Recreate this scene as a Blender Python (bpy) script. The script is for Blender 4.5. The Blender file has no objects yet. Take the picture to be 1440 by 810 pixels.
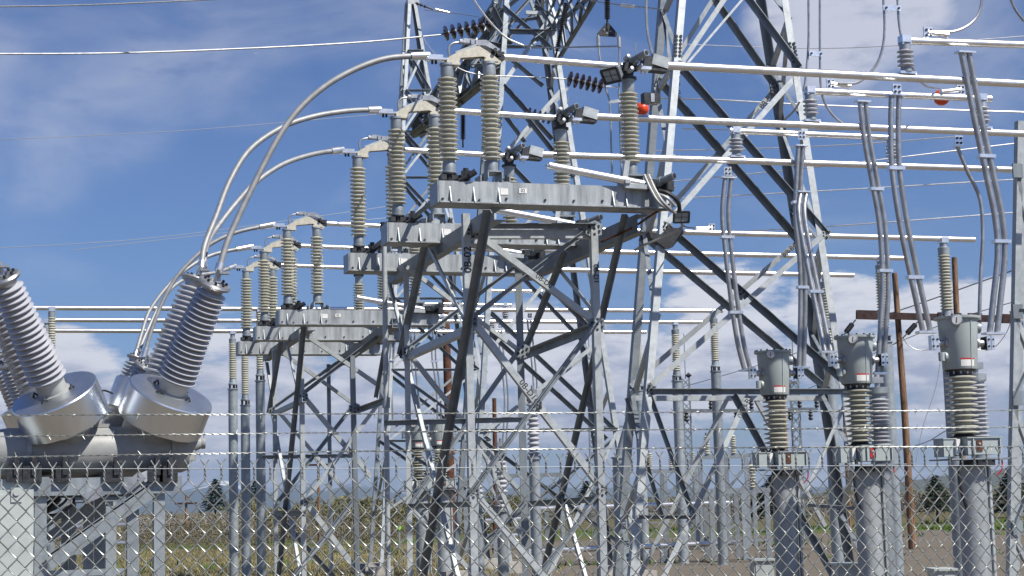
import bpy, bmesh, math, random
from mathutils import Vector, Matrix, noise
random.seed(7)
SC = bpy.context.scene
COL = SC.collection
PI = math.pi
R_ = math.radians

# ------------------------------------------------------------------ camera
F = 2450.0                      # focal length in pixels of the 1440 px wide photograph
EYE = Vector((0, 0, 1.675))
PITCH = math.atan((708 - 405) / F)
ROLL = R_(-1.5)
ROT = Matrix.Rotation(PI / 2 + PITCH, 3, 'X') @ Matrix.Rotation(ROLL, 3, 'Z')
cam_d = bpy.data.cameras.new('camera')
cam_d.lens = 36 * F / 1440
cam_d.clip_start = 0.1
cam_d.clip_end = 60000
cam = bpy.data.objects.new('camera', cam_d)
cam.matrix_world = Matrix.Translation(EYE) @ ROT.to_4x4()
COL.objects.link(cam)
SC.camera = cam

# ------------------------------------------------------------------ sky and sun
SUN_DIR = Vector((0.51, -0.40, 0.79)).normalized()
ELEV = math.asin(SUN_DIR.z)
AZ = math.atan2(SUN_DIR.x, SUN_DIR.y)
def ray(px, py):
    return (ROT @ Vector(((px - 720) / F, (405 - py) / F, -1))).normalized()
world = bpy.data.worlds.new('World')
SC.world = world
world.use_nodes = True
nt = world.node_tree
for n in list(nt.nodes): nt.nodes.remove(n)
def N(t, **k):
    n = nt.nodes.new(t)
    for a, b in k.items(): setattr(n, a, b)
    return n
def L(a, b): nt.links.new(a, b)
def sock(x, i):
    if isinstance(x, (int, float)): i.default_value = x
    else: L(x, i)
def mth(op, a, b=0.0, c=None, clamp=False):
    n = N('ShaderNodeMath', operation=op, use_clamp=clamp)
    sock(a, n.inputs[0]); sock(b, n.inputs[1])
    if c is not None: sock(c, n.inputs[2])
    return n.outputs[0]
def mrange(x, a, b, c=0.0, d=1.0):
    n = N('ShaderNodeMapRange', interpolation_type='SMOOTHSTEP')
    sock(x, n.inputs[0])
    for i, v in enumerate((a, b, c, d)): n.inputs[i + 1].default_value = v
    return n.outputs[0]
sky = N('ShaderNodeTexSky', sky_type='NISHITA')
sky.sun_disc = False
sky.sun_elevation = ELEV
sky.sun_rotation = AZ
sky.altitude = 300
sky.air_density = 1.0
sky.dust_density = 0.6
sky.ozone_density = 2.5
tc = N('ShaderNodeTexCoord')
sep = N('ShaderNodeSeparateXYZ'); L(tc.outputs['Generated'], sep.inputs[0])
elev = sep.outputs[2]
def wnoise(scale, sx, sy, sz, det, rough, off=0.0, dist=0.0):
    mp = N('ShaderNodeMapping'); L(tc.outputs['Generated'], mp.inputs[0])
    mp.inputs['Scale'].default_value = (sx, sy, sz); mp.inputs['Location'].default_value = (off, off * .7, off * .3)
    n = N('ShaderNodeTexNoise'); L(mp.outputs[0], n.inputs['Vector'])
    n.inputs['Scale'].default_value = scale; n.inputs['Detail'].default_value = det
    n.inputs['Roughness'].default_value = rough; n.inputs['Distortion'].default_value = dist
    return n.outputs[0]
big = wnoise(11, 1, 1, 2.0, 10, 0.60, 3.1)
low = wnoise(22, 1, 1, 3.4, 10, 0.62, 7.7)
wisp = wnoise(8, 1, 1, 2.2, 7, 0.55, 1.3, 0.6)
def blob(px, py, deg):           # nearness to a direction of the sky, falling off over deg degrees
    d = ray(px, py)
    n = N('ShaderNodeVectorMath', operation='DOT_PRODUCT'); L(tc.outputs['Generated'], n.inputs[0]); n.inputs[1].default_value = d
    return mrange(n.outputs['Value'], math.cos(R_(deg)), 1.0)
def many(bs):
    r = None
    for b in bs:
        q = blob(*b); r = q if r is None else mth('MAXIMUM', r, q)
    return r
banks = many(((1010, 500, 3.8), (1330, 520, 4.2), (1430, 450, 2.4), (90, 590, 4.5), (340, 545, 4.2), (560, 570, 3.6), (750, 530, 3.6), (880, 570, 4), (1190, 500, 3.4), (230, 590, 3.6)))
topb = many(((1165, 18, 3.6), (1215, -10, 3.5)))
wb = many(((30, 110, 5.5), (160, 120, 4.2), (330, 50, 4.5), (1330, 60, 5), (520, 30, 4.0), (30, 190, 3.8), (150, 40, 4)))
cn = mth('ADD', mth('MULTIPLY', big, .62), mth('MULTIPLY', low, .38))
cum = mrange(mth('ADD', cn, mth('MULTIPLY', banks, .28)), .635, .75)
top = mth('MULTIPLY', mrange(mth('ADD', wisp, mth('MULTIPLY', topb, .45)), .62, .92), .75)
lay = mth('MULTIPLY', mrange(elev, .080, .008), mrange(low, .36, .60))
rest = mth('MULTIPLY', mrange(elev, .38, .46), mrange(big, .60, .74))
wsp = mth('MULTIPLY', mrange(mth('ADD', wisp, mth('MULTIPLY', wb, .26)), .50, 1.0), .34)
mask = mth('MAXIMUM', mth('MAXIMUM', cum, lay), mth('MAXIMUM', mth('MAXIMUM', rest, top), wsp))
mask = mth('MULTIPLY', mask, .95, clamp=True)
shade = mrange(mth('ADD', low, mth('MULTIPLY', mrange(elev, .02, .14), .22)), .42, .74)
cc = N('ShaderNodeMix', data_type='RGBA'); L(shade, cc.inputs['Factor'])
cc.inputs['A'].default_value = (5.8, 6.3, 8.4, 1); cc.inputs['B'].default_value = (11.8, 11.9, 12.9, 1)
hs = N('ShaderNodeMix', data_type='RGBA', blend_type='MULTIPLY'); hs.inputs['Factor'].default_value = 1
L(sky.outputs[0], hs.inputs['A']); hs.inputs['B'].default_value = (.74, .95, 1.40, 1)
mx = N('ShaderNodeMix', data_type='RGBA'); L(mask, mx.inputs['Factor'])
L(hs.outputs['Result'], mx.inputs['A']); L(cc.outputs['Result'], mx.inputs['B'])
bg = N('ShaderNodeBackground'); bg.inputs['Strength'].default_value = 0.05
L(mx.outputs['Result'], bg.inputs['Color'])
wo = N('ShaderNodeOutputWorld'); L(bg.outputs[0], wo.inputs['Surface'])

sun_d = bpy.data.lights.new('sun', 'SUN')
sun_d.energy = 5.0; sun_d.angle = R_(0.5); sun_d.color = (1.0, 0.95, 0.86)
sun = bpy.data.objects.new('sun', sun_d)
sun.rotation_euler = SUN_DIR.to_track_quat('Z', 'Y').to_euler()
COL.objects.link(sun)
vs = SC.view_settings
vs.view_transform = 'Standard'; vs.look = 'None'; vs.exposure = 0.4; vs.gamma = 1.0
vs.use_curve_mapping = False

# ------------------------------------------------------------------ the yard's own coordinates: s along the buses, w across the phases
AL = math.atan(0.32)
U = Vector((math.cos(AL), math.sin(AL), 0)); W = Vector((-math.sin(AL), math.cos(AL), 0)); Z = Vector((0, 0, 1))
def PY(px, py, Y):
    d = ray(px, py); return EYE + d * (Y / d.y)
O = PY(632, 258, 18.5); O.z = 0
def PW(px, py, w):
    d = ray(px, py); t = (w - (EYE - O).dot(W)) / d.dot(W); return EYE + d * t
def PS(px, py, s):
    d = ray(px, py); t = (s - (EYE - O).dot(U)) / d.dot(U); return EYE + d * t
def PZ(px, py, z):
    d = ray(px, py); return EYE + d * ((z - EYE.z) / d.z)
def SW(s, w, z=0): return O + U * s + W * w + Z * z
def sw_of(p): return (p - O).dot(U), (p - O).dot(W)
def mpp(p): return (ROT.transposed() @ (p - EYE)).z * -1 / F       # metres per photo pixel at a point

# ------------------------------------------------------------------ materials
MAT = {}
def mat(name, base, rough=.5, metal=0.0, spec=.5, var=.12, scale=6.0, bump=0.0, bscale=None, tint=None, rvar=0.0, streak=False, coat=0.0, piece=0.0):
    m = bpy.data.materials.new(name); m.use_nodes = True
    t = m.node_tree; b = t.nodes['Principled BSDF']
    tcn = t.nodes.new('ShaderNodeTexCoord')
    mp = t.nodes.new('ShaderNodeMapping'); t.links.new(tcn.outputs['Object'], mp.inputs[0])
    if streak: mp.inputs['Scale'].default_value = (1, 1, .12)
    nz = t.nodes.new('ShaderNodeTexNoise'); nz.inputs['Scale'].default_value = scale; nz.inputs['Detail'].default_value = 6; nz.inputs['Roughness'].default_value = .65
    t.links.new(mp.outputs[0], nz.inputs['Vector'])
    rp = t.nodes.new('ShaderNodeValToRGB'); t.links.new(nz.outputs[0], rp.inputs[0])
    lo = tint if tint else tuple(c * (1 - 2 * var) for c in base)
    hi = tuple(min(1, c * (1 + var)) for c in base)
    rp.color_ramp.elements[0].position = .32; rp.color_ramp.elements[1].position = .62
    rp.color_ramp.elements[0].color = (*lo, 1); rp.color_ramp.elements[1].color = (*hi, 1)
    col = rp.outputs[0]
    if piece:                                             # every piece of steel has weathered a little differently
        oi = t.nodes.new('ShaderNodeObjectInfo'); pr_ = t.nodes.new('ShaderNodeMapRange'); t.links.new(oi.outputs['Random'], pr_.inputs[0])
        pr_.inputs[3].default_value = 1 - piece; pr_.inputs[4].default_value = 1 + piece
        hv = t.nodes.new('ShaderNodeHueSaturation'); t.links.new(pr_.outputs[0], hv.inputs['Value']); t.links.new(col, hv.inputs['Color']); col = hv.outputs[0]
    t.links.new(col, b.inputs['Base Color'])
    b.inputs['Metallic'].default_value = metal; b.inputs['Specular IOR Level'].default_value = spec
    b.inputs['Roughness'].default_value = rough
    b.inputs['Coat Weight'].default_value = coat
    if rvar:
        mr = t.nodes.new('ShaderNodeMapRange'); t.links.new(nz.outputs[0], mr.inputs[0])
        mr.inputs[1].default_value = .3; mr.inputs[2].default_value = .7; mr.inputs[3].default_value = rough - rvar; mr.inputs[4].default_value = rough + rvar
        t.links.new(mr.outputs[0], b.inputs['Roughness'])
    if bump:
        n2 = t.nodes.new('ShaderNodeTexNoise'); n2.inputs['Scale'].default_value = bscale or scale * 4; n2.inputs['Detail'].default_value = 4
        t.links.new(tcn.outputs['Object'], n2.inputs['Vector'])
        bp = t.nodes.new('ShaderNodeBump'); bp.inputs['Strength'].default_value = bump; bp.inputs['Distance'].default_value = .02
        t.links.new(n2.outputs[0], bp.inputs['Height']); t.links.new(bp.outputs[0], b.inputs['Normal'])
    MAT[name] = m
    return m
GALV = mat('galvanised steel', (.30, .335, .36), .46, .4, .5, .09, 9, .08, 60, rvar=.07, piece=.16)
GALV2 = mat('weathered shade toned galvanised steel', (.215, .245, .27), .52, .35, .5, .14, 6, .10, 40, rvar=.07, piece=.18, streak=True)  # darker copy of the steel; puts shade into the colour of 'd' members
GALVB = mat('rain streaked galvanised beam', (.35, .375, .39), .5, .35, .5, .20, 11, .08, 60, streak=True, rvar=.06, piece=.06)
GALVP = mat('pale galvanised steel', (.385, .415, .43), .48, .3, .5, .08, 10, .07, 60, rvar=.07, piece=.12)  # paler copy of the steel; puts light into the colour of 'l' braces
ALU = mat('aluminium tube', (.86, .86, .86), .33, .92, .5, .04, 9, .02, 50, rvar=.04)
ALUD = mat('dull aluminium conductor', (.40, .41, .425), .40, .75, .5, .10, 9, .06, 80, rvar=.05)
DRUM = mat('brushed aluminium sheet', (.70, .73, .76), .31, .95, .5, .03, 6, .03, 90, rvar=.03, streak=True)
CAST = mat('cream aluminium casting', (.52, .49, .41), .48, .2, .5, .12, 14, .12, 60)
PORC = mat('grey green glazed porcelain', (.50, .485, .395), .24, 0, .6, .05, 5, coat=.35, tint=(.40, .405, .345), piece=.08)
PORCL = mat('pale grey glazed porcelain', (.43, .44, .475), .24, 0, .6, .04, 4, coat=.3, piece=.06)
PORCB = mat('brown glazed porcelain', (.045, .016, .014), .14, 0, .6, .2, 8, coat=.5)
PAINT = mat('grey green enamel paint', (.35, .395, .40), .36, 0, .5, .04, 4, .03, 70, rvar=.04)
PAINTL = mat('pale grey enamel paint', (.42, .46, .45), .4, 0, .5, .06, 4, .03, 70)
TANK = mat('grey tank paint', (.28, .29, .29), .45, 0, .5, .08, 5, .05, 60)
DARK = mat('dark bolted steel', (.035, .037, .042), .5, .3, .5, .3, 18, .2, 60)
BLACK = mat('black rubber', (.018, .018, .02), .5, 0, .5, .2, 12)
WIRE = mat('galvanised wire', (.31, .325, .31), .42, .55, .5, .16, 24, 0, rvar=.06)
LEAD = mat('dull grey flexible conductor', (.30, .31, .32), .55, .35, .5, .10, 12, .05, 80)
STRAND = mat('stranded line conductor', (.30, .31, .32), .45, .6, .5, .15, 30)
WOOD = mat('weathered pole timber', (.20, .118, .07), .85, 0, .3, .42, 16, .7, 40, streak=True)
WOODD = mat('dark creosoted timber', (.055, .03, .028), .75, 0, .3, .3, 9, .4, 30)
RUST = mat('rusty brown timber', (.105, .045, .025), .85, 0, .3, .35, 12, .5, 40, tint=(.04, .022, .018))
RED = mat('red marking', (.50, .02, .02), .45, 0, .5, .1, 10)
BALL = mat('orange marker ball plastic', (.78, .07, .02), .35, 0, .5, .06, 5)
WHITE = mat('white label', (.72, .72, .70), .5, 0, .5, .05, 10)
INK = mat('black stencil paint', (.02, .02, .03), .7, 0, .3, .1, 10)
GLASS = mat('lamp glass', (.25, .28, .30), .12, 0, .7, .05, 10)
LIME = mat('lime reflective sheet', (.32, .75, .05), .4, 0, .5, .05, 10)
GRASS_T = None

# ------------------------------------------------------------------ mesh building
ORG = {}
class MB:
    def __init__(s): s.v = []; s.f = []
    def add(s, vs, fs):
        o = len(s.v); s.v += [Vector(q) for q in vs]; s.f += [tuple(i + o for i in f) for f in fs]; return s
    def box(s, c, size, ax=None, rz=0.0):
        c = Vector(c)
        if ax is None:
            ax = (Vector((math.cos(rz), math.sin(rz), 0)), Vector((-math.sin(rz), math.cos(rz), 0)), Z)
        x, y, z = (ax[i] * (size[i] / 2) for i in range(3))
        vs = [c + x * a + y * b + z * d for d in (-1, 1) for b in (-1, 1) for a in (-1, 1)]
        return s.add(vs, [(0, 2, 3, 1), (4, 5, 7, 6), (0, 1, 5, 4), (2, 6, 7, 3), (0, 4, 6, 2), (1, 3, 7, 5)])
    def bar(s, p, q, w, h, up=Z):
        p = Vector(p); q = Vector(q); d = (q - p); l = d.length; d = d / l
        a = d.cross(up)
        if a.length < 1e-4: a = d.cross(Vector((1, 0, 0)))
        a.normalize(); b = a.cross(d)
        return s.box((p + q) / 2, (l, w, h), (d, a, b))
    def prism(s, sec, p, q, a, b):                       # a section of (a, b) points swept from p to q
        n = len(sec)
        vs = [p + a * x + b * y for x, y in sec] + [q + a * x + b * y for x, y in sec]
        fs = [(i, (i + 1) % n, (i + 1) % n + n, i + n) for i in range(n)] + [tuple(range(n - 1, -1, -1)), tuple(range(n, 2 * n))]
        return s.add(vs, fs)
    def angle(s, p, q, b, nrm, kind='l', t=None):
        """rolled steel angle: one flange in the face with normal nrm, the other away from ('l') or towards ('d') the viewer"""
        p = Vector(p); q = Vector(q); d = (q - p).normalized()
        n = (nrm - d * nrm.dot(d)).normalized(); a = d.cross(n).normalized()
        up = a.z if abs(a.z) > .25 else a.x
        if up < 0: a = -a
        t = t or max(.008, b * .11); h = b / 2
        if kind == 'l': sec = [(-h, 0), (h, 0), (h, -t), (-h + t, -t), (-h + t, -b), (-h, -b)]
        elif kind == 'r': sec = [(-h, 0), (h, 0), (h, -b), (h - t, -b), (h - t, -t), (-h, -t)]
        else: sec = [(-h, -t), (h, -t), (h, b * .9), (h - t, b * .9), (h - t, 0), (-h, 0)]
        return s.prism(sec, p, q, a, n)
    def tube(s, pts, r, n=8, cap=True, r2=None):
        pts = [Vector(q) for q in pts]; m = len(pts)
        ds = [(pts[min(i + 1, m - 1)] - pts[max(i - 1, 0)]).normalized() for i in range(m)]
        a = ds[0].cross(Z)
        if a.length < .05: a = ds[0].cross(Vector((1, 0, 0)))
        a.normalize(); o = len(s.v)
        for i in range(m):
            a = (a - ds[i] * a.dot(ds[i])).normalized(); b = ds[i].cross(a)
            rr = r if r2 is None else r + (r2 - r) * i / (m - 1)
            for k in range(n):
                g = 2 * PI * k / n; s.v.append(pts[i] + a * (math.cos(g) * rr) + b * (math.sin(g) * rr))
        for i in range(m - 1):
            for k in range(n):
                k2 = (k + 1) % n; s.f.append((o + i * n + k, o + i * n + k2, o + (i + 1) * n + k2, o + (i + 1) * n + k))
        if cap:
            s.f.append(tuple(o + k for k in range(n - 1, -1, -1))); s.f.append(tuple(o + (m - 1) * n + k for k in range(n)))
        return s
    def lathe(s, prof, n=20, at=(0, 0, 0), axis=Z, cap=True):
        at = Vector(at); axis = Vector(axis).normalized()
        a = axis.cross(Vector((0, 1, 0)))
        if a.length < .05: a = axis.cross(Vector((1, 0, 0)))
        a.normalize(); b = axis.cross(a); o = len(s.v); m = len(prof)
        for r, z in prof:
            for k in range(n):
                g = 2 * PI * k / n; s.v.append(at + axis * z + a * (math.cos(g) * r) + b * (math.sin(g) * r))
        for i in range(m - 1):
            for k in range(n):
                k2 = (k + 1) % n; s.f.append((o + i * n + k, o + i * n + k2, o + (i + 1) * n + k2, o + (i + 1) * n + k))
        if cap:
            s.f.append(tuple(o + k for k in range(n - 1, -1, -1))); s.f.append(tuple(o + (m - 1) * n + k for k in range(n)))
        return s
    def plate(s, pts, th, nrm):                          # flat plate with the given outline
        pts = [Vector(q) for q in pts]; n = len(pts); d = Vector(nrm).normalized() * th
        vs = pts + [q - d for q in pts]
        fs = [tuple(range(n)), tuple(range(2 * n - 1, n - 1, -1))] + [(i, i + n, (i + 1) % n + n, (i + 1) % n) for i in range(n)]
        return s.add(vs, fs)
    def mesh(s, name, org=None, smooth=35):
        me = bpy.data.meshes.new(name)
        o = org or Vector((0, 0, 0))
        me.from_pydata([tuple(q - o) for q in s.v], [], s.f)
        bm = bmesh.new(); bm.from_mesh(me); bmesh.ops.recalc_face_normals(bm, faces=bm.faces); bm.to_mesh(me); bm.free()
        if smooth:
            for p in me.polygons: p.use_smooth = True
            me.set_sharp_from_angle(angle=R_(smooth))
        return me
    def build(s, name, m, parent=None, smooth=35, label=None, kind=None, org=None):
        o_ = ORG.get(parent.name) if parent else (org or Vector((0, 0, 0)))
        me = s.mesh(name, o_, smooth); me.materials.append(m)
        ob = bpy.data.objects.new(name, me); COL.objects.link(ob)
        if parent: ob.parent = parent; ORG[ob.name] = o_
        else: ob.location = o_; ORG[ob.name] = o_
        if label: ob['label'] = label
        if kind: ob['kind'] = kind
        return ob
def tag(o, label, cat, group=None):
    o['label'] = label; o['category'] = cat
    if group: o['group'] = group
    return o
def thing(name, label, cat, loc, group=None, local=False, rz=0.0):
    o = bpy.data.objects.new(name, None); COL.objects.link(o)
    o.empty_display_size = .2
    o.location = loc; o.rotation_euler = (0, 0, rz)
    ORG[o.name] = Vector((0, 0, 0)) if local else Vector(loc)
    return tag(o, label, cat, group)
KIDS = {}
def kids(o): return [c for c in COL.objects if c.parent == o]
def dup(root, loc, rz, label, group=None):
    r = root.copy(); COL.objects.link(r); r.location = loc; r.rotation_euler = (0, 0, rz)
    r['label'] = label
    if group: r['group'] = group
    ORG[r.name] = Vector((0, 0, 0))
    for ch in kids(root):
        c = ch.copy(); COL.objects.link(c); c.parent = r; ORG[c.name] = Vector((0, 0, 0))
        for g in kids(ch):
            d = g.copy(); COL.objects.link(d); d.parent = c; ORG[d.name] = Vector((0, 0, 0))
    return r
def one(name, mb, m, label, cat, group=None, smooth=35, org=None):
    if org is None: org = mb.v[0].copy()
    return tag(mb.build(name, m, None, smooth, org=org), label, cat, group)
def spline(pts, n=10):                                   # Catmull-Rom through points
    pts = [Vector(p) for p in pts]; P = [pts[0] * 2 - pts[1]] + pts + [pts[-1] * 2 - pts[-2]]; out = []
    for i in range(1, len(P) - 2):
        for k in range(n):
            t = k / n
            out.append(.5 * ((2 * P[i]) + (P[i + 1] - P[i - 1]) * t + (2 * P[i - 1] - 5 * P[i] + 4 * P[i + 1] - P[i + 2]) * t * t + (3 * P[i] - P[i - 1] - 3 * P[i + 1] + P[i + 2]) * t ** 3))
    out.append(pts[-1]); return out
def text(s, at, xd, yd, size, m, parent):                # painted stencil lettering
    c = bpy.data.curves.new('lettering', 'FONT'); c.body = s; c.size = size; c.align_x = 'CENTER'; c.align_y = 'CENTER'; c.offset = size * .012
    t = bpy.data.objects.new('lettering', c); COL.objects.link(t)
    bpy.context.view_layer.update()
    me = bpy.data.meshes.new_from_object(t); bpy.data.objects.remove(t)
    me.name = 'lettering'; me.materials.append(m)
    xd = Vector(xd).normalized(); yd = (Vector(yd) - xd * Vector(yd).dot(xd)).normalized(); zd = xd.cross(yd)
    mw = Matrix((xd, yd, zd)).transposed().to_4x4(); mw.translation = Vector(at) - ORG[parent.name]
    me.transform(mw)
    o = bpy.data.objects.new('lettering', me); COL.objects.link(o); o.parent = parent; ORG[o.name] = ORG[parent.name]
    return o
def sheds(L_, rc, rs, n, thick=.4, taper=0.0):            # porcelain column with sheds, from z 0 to L_
    pr = [(rc, 0)]; p = L_ / n
    for i in range(n):
        z = i * p; k = 1 - taper * (i + .5) / n
        c = rc * k; r = rs * k
        pr += [(c, z + p * .12), (c * 1.03, z + p * .22), (r * .95, z + p * .36), (r, z + p * .42), (r, z + p * .56), (r * .95, z + p * .62), (c * 1.14, z + p * .84), (c, z + p * .95)]
    pr.append((rc * (1 - taper), L_)); return pr

# ------------------------------------------------------------------ ground, hills, air
def ground_mat():
    m = bpy.data.materials.new('dry grass and gravel'); m.use_nodes = True
    t = m.node_tree; b = t.nodes['Principled BSDF']; b.inputs['Roughness'].default_value = .95; b.inputs['Specular IOR Level'].default_value = .1
    g = t.nodes.new('ShaderNodeNewGeometry'); 
    def nz(sc, det=6, loc=0):
        mp = t.nodes.new('ShaderNodeMapping'); mp.inputs['Location'].default_value = (loc, loc, 0); t.links.new(g.outputs['Position'], mp.inputs[0])
        n = t.nodes.new('ShaderNodeTexNoise'); n.inputs['Scale'].default_value = sc; n.inputs['Detail'].default_value = det; n.inputs['Roughness'].default_value = .7
        t.links.new(mp.outputs[0], n.inputs['Vector']); return n.outputs[0]
    def ramp(x, stops):
        r = t.nodes.new('ShaderNodeValToRGB'); t.links.new(x, r.inputs[0])
        e = r.color_ramp.elements
        for i, (p, c) in enumerate(stops):
            if i < 2: e[i].position = p; e[i].color = (*c, 1)
            else: k = e.new(p); k.color = (*c, 1)
        return r.outputs[0]
    grass = ramp(nz(.35), ((.3, (.07, .072, .028)), (.5, (.11, .098, .05)), (.7, (.14, .118, .07))))
    gravel = ramp(nz(3.0), ((.3, (.11, .095, .075)), (.55, (.155, .133, .105)), (.75, (.195, .17, .14))))
    sp = t.nodes.new('ShaderNodeSeparateXYZ'); t.links.new(g.outputs['Position'], sp.inputs[0])
    # gravel yard on the right of a line that runs away from the fence, ragged edge
    def math_(op, a, b_):
        n = t.nodes.new('ShaderNodeMath'); n.operation = op
        for i, v in enumerate((a, b_)):
            if isinstance(v, (int, float)): n.inputs[i].default_value = v
            else: t.links.new(v, n.inputs[i])
        return n.outputs[0]
    e = math_('SUBTRACT', math_('ADD', sp.outputs[0], math_('MULTIPLY', nz(.12, 3, 5), 8)), math_('MULTIPLY', sp.outputs[1], -.05))
    e2 = math_('SUBTRACT', 88.0, math_('ADD', sp.outputs[1], math_('MULTIPLY', nz(.1, 3, 9), 16)))
    def sm(x, a, b_):
        n = t.nodes.new('ShaderNodeMapRange'); t.links.new(x, n.inputs[0]); n.inputs[1].default_value = a; n.inputs[2].default_value = b_; return n.outputs[0]
    k = math_('MAXIMUM', math_('MULTIPLY', sm(e, 1.5, 4.5), sm(e2, 0, 3)), sm(math_('ADD', sp.outputs[1], math_('MULTIPLY', nz(.3, 3, 2), 3)), 38.0, 35.0))
    mix = t.nodes.new('ShaderNodeMix'); mix.data_type = 'RGBA'; t.links.new(k, mix.inputs['Factor']); t.links.new(grass, mix.inputs['A']); t.links.new(gravel, mix.inputs['B'])
    # damp green verge beyond the yard
    k2 = math_('MULTIPLY', math_('MULTIPLY', sm(e2, 3, -2), sm(e2, -22, -12)), sm(nz(.25, 4, 3), .42, .58))
    mx2 = t.nodes.new('ShaderNodeMix'); mx2.data_type = 'RGBA'; t.links.new(k2, mx2.inputs['Factor']); t.links.new(mix.outputs['Result'], mx2.inputs['A']); mx2.inputs['B'].default_value = (.06, .11, .02, 1)
    t.links.new(mx2.outputs['Result'], b.inputs['Base Color'])
    return m
gm = ground_mat()
xs = [-11000, -4000, -900, -250, -80, -30, 0, 30, 80, 250, 900, 4000, 11000]
ys = [-2500, -200, -20, 0, 20, 40, 60, 80, 100, 140, 220, 400, 900, 2500, 6000, 13500]
mb = MB(); mb.add([(x, y, 0) for y in ys for x in xs], [(j * len(xs) + i, j * len(xs) + i + 1, (j + 1) * len(xs) + i + 1, (j + 1) * len(xs) + i) for j in range(len(ys) - 1) for i in range(len(xs) - 1)])
mb.build('ground', gm, kind='structure')

def ridge(name, Y, prof, depth, m, rough, seed):
    """a hill range at distance Y: prof gives (photo x, photo y) of its crest"""
    pts = []
    x0, x1 = prof[0][0], prof[-1][0]; n = 260
    for i in range(n + 1):
        px = x0 + (x1 - x0) * i / n
        for (a, b), (c, d) in zip(prof, prof[1:]):
            if a <= px <= c: py = b + (d - b) * (px - a) / (c - a); break
        p = PY(px, py, Y); pts.append(p)
    rows = 14; mb = MB(); vs = []
    for j in range(rows + 1):
        t = j / rows
        for i, p in enumerate(pts):
            h = p.z * math.sin(min(1, t * 1.25) * PI / 2) ** 1.0 if t <= .8 else p.z * (1 - (t - .8) * 2.5)
            yy = Y - depth * (1 - t * 1.25)
            k = noise.fractal(Vector((p.x / Y * 30, t * 4 + seed, seed)), 1.0, 2.0, 5)
            vs.append((p.x * yy / Y, yy + k * depth * .08, min(262, max(-5, h + k * rough * p.z * (0.15 + t))) if j else -5))
    w = n + 1
    mb.add(vs, [(j * w + i, j * w + i + 1, (j + 1) * w + i + 1, (j + 1) * w + i) for j in range(rows) for i in range(n)])
    mb.build(name, m, kind='structure', smooth=60)
def snow_mat():
    m = bpy.data.materials.new('forested mountain with snow'); m.use_nodes = True
    t = m.node_tree; b = t.nodes['Principled BSDF']; b.inputs['Roughness'].default_value = .9; b.inputs['Specular IOR Level'].default_value = .1
    g = t.nodes.new('ShaderNodeNewGeometry'); sp = t.nodes.new('ShaderNodeSeparateXYZ'); t.links.new(g.outputs['Position'], sp.inputs[0])
    n = t.nodes.new('ShaderNodeTexNoise'); n.inputs['Scale'].default_value = .0035; n.inputs['Detail'].default_value = 8; n.inputs['Roughness'].default_value = .65; t.links.new(g.outputs['Position'], n.inputs['Vector'])
    ma = t.nodes.new('ShaderNodeMath'); ma.operation = 'MULTIPLY_ADD'; t.links.new(n.outputs[0], ma.inputs[0]); ma.inputs[1].default_value = 330; t.links.new(sp.outputs[2], ma.inputs[2])
    mr = t.nodes.new('ShaderNodeMapRange'); t.links.new(ma.outputs[0], mr.inputs[0]); mr.inputs[1].default_value = 300; mr.inputs[2].default_value = 340
    mx = t.nodes.new('ShaderNodeMix'); mx.data_type = 'RGBA'; t.links.new(mr.outputs[0], mx.inputs['Factor']); mx.inputs['A'].default_value = (.045, .06, .05, 1); mx.inputs['B'].default_value = (.8, .82, .85, 1)
    t.links.new(mx.outputs['Result'], b.inputs['Base Color']); return m
SNOWM = snow_mat()
HILLM = mat('wooded hillside', (.05, .06, .038), .95, 0, .1, .3, .01, tint=(.085, .075, .05))
ridge('mountains', 11000, [(-900, 712), (-300, 700), (-50, 705), (120, 696), (215, 700), (262, 690), (310, 677), (345, 690), (380, 694), (415, 680), (450, 693), (500, 680), (530, 692), (600, 698), (700, 690), (760, 681), (820, 690), (880, 685), (960, 688), (1050, 686), (1200, 684), (1500, 678), (2300, 660)], 3500, SNOWM, .16, 1.7)
ridge('hills', 3800, [(560, 714), (700, 706), (860, 702), (960, 699), (1060, 698), (1140, 694), (1190, 688), (1245, 681), (1290, 676), (1340, 668), (1390, 665), (1440, 658), (1600, 650), (2000, 655)], 900, HILLM, .10, 4.2)

# ------------------------------------------------------------------ scrub, trees and small buildings beyond the yard
BR1 = mat('bare brown twigs', (.17, .155, .10), .95, 0, .1, .3, .8, tint=(.12, .105, .08))
BR2 = mat('budding olive twigs', (.17, .165, .085), .95, 0, .1, .3, .8, tint=(.10, .095, .055))
BR3 = mat('grey willow twigs', (.22, .20, .165), .95, 0, .1, .3, .8, tint=(.13, .115, .095))
GRS = mat('dry grass blades', (.25, .215, .12), .9, 0, .15, .3, .4, tint=(.16, .155, .065))
WEED = mat('green weed leaves', (.075, .13, .025), .8, 0, .2, .3, .5)
NEED = mat('dark conifer needles', (.018, .034, .018), .9, 0, .2, .35, 3, tint=(.008, .016, .012))
BARK = mat('grey brown bark', (.09, .07, .055), .9, 0, .2, .3, 6)
def twigs(mb, c, r, h, n, size):
    for _ in range(n):
        a = random.uniform(0, 2 * PI); q = math.sqrt(random.random()) * r; z = h * random.random() ** .8
        q *= math.sqrt(max(.05, 1 - (z / h) ** 2.2))
        p = c + Vector((math.cos(a) * q, math.sin(a) * q, z))
        d = Vector((random.gauss(0, .8) + math.cos(a) * .4, random.gauss(0, .6), random.uniform(-.3, 1.1))).normalized() * size * random.uniform(.5, 1.4)
        s = Vector((random.uniform(-1, 1), random.uniform(-1, 1), random.uniform(-.3, .3))) * size * .22
        mb.add([p - s, p + s, p + d], [(0, 1, 2)])
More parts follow.
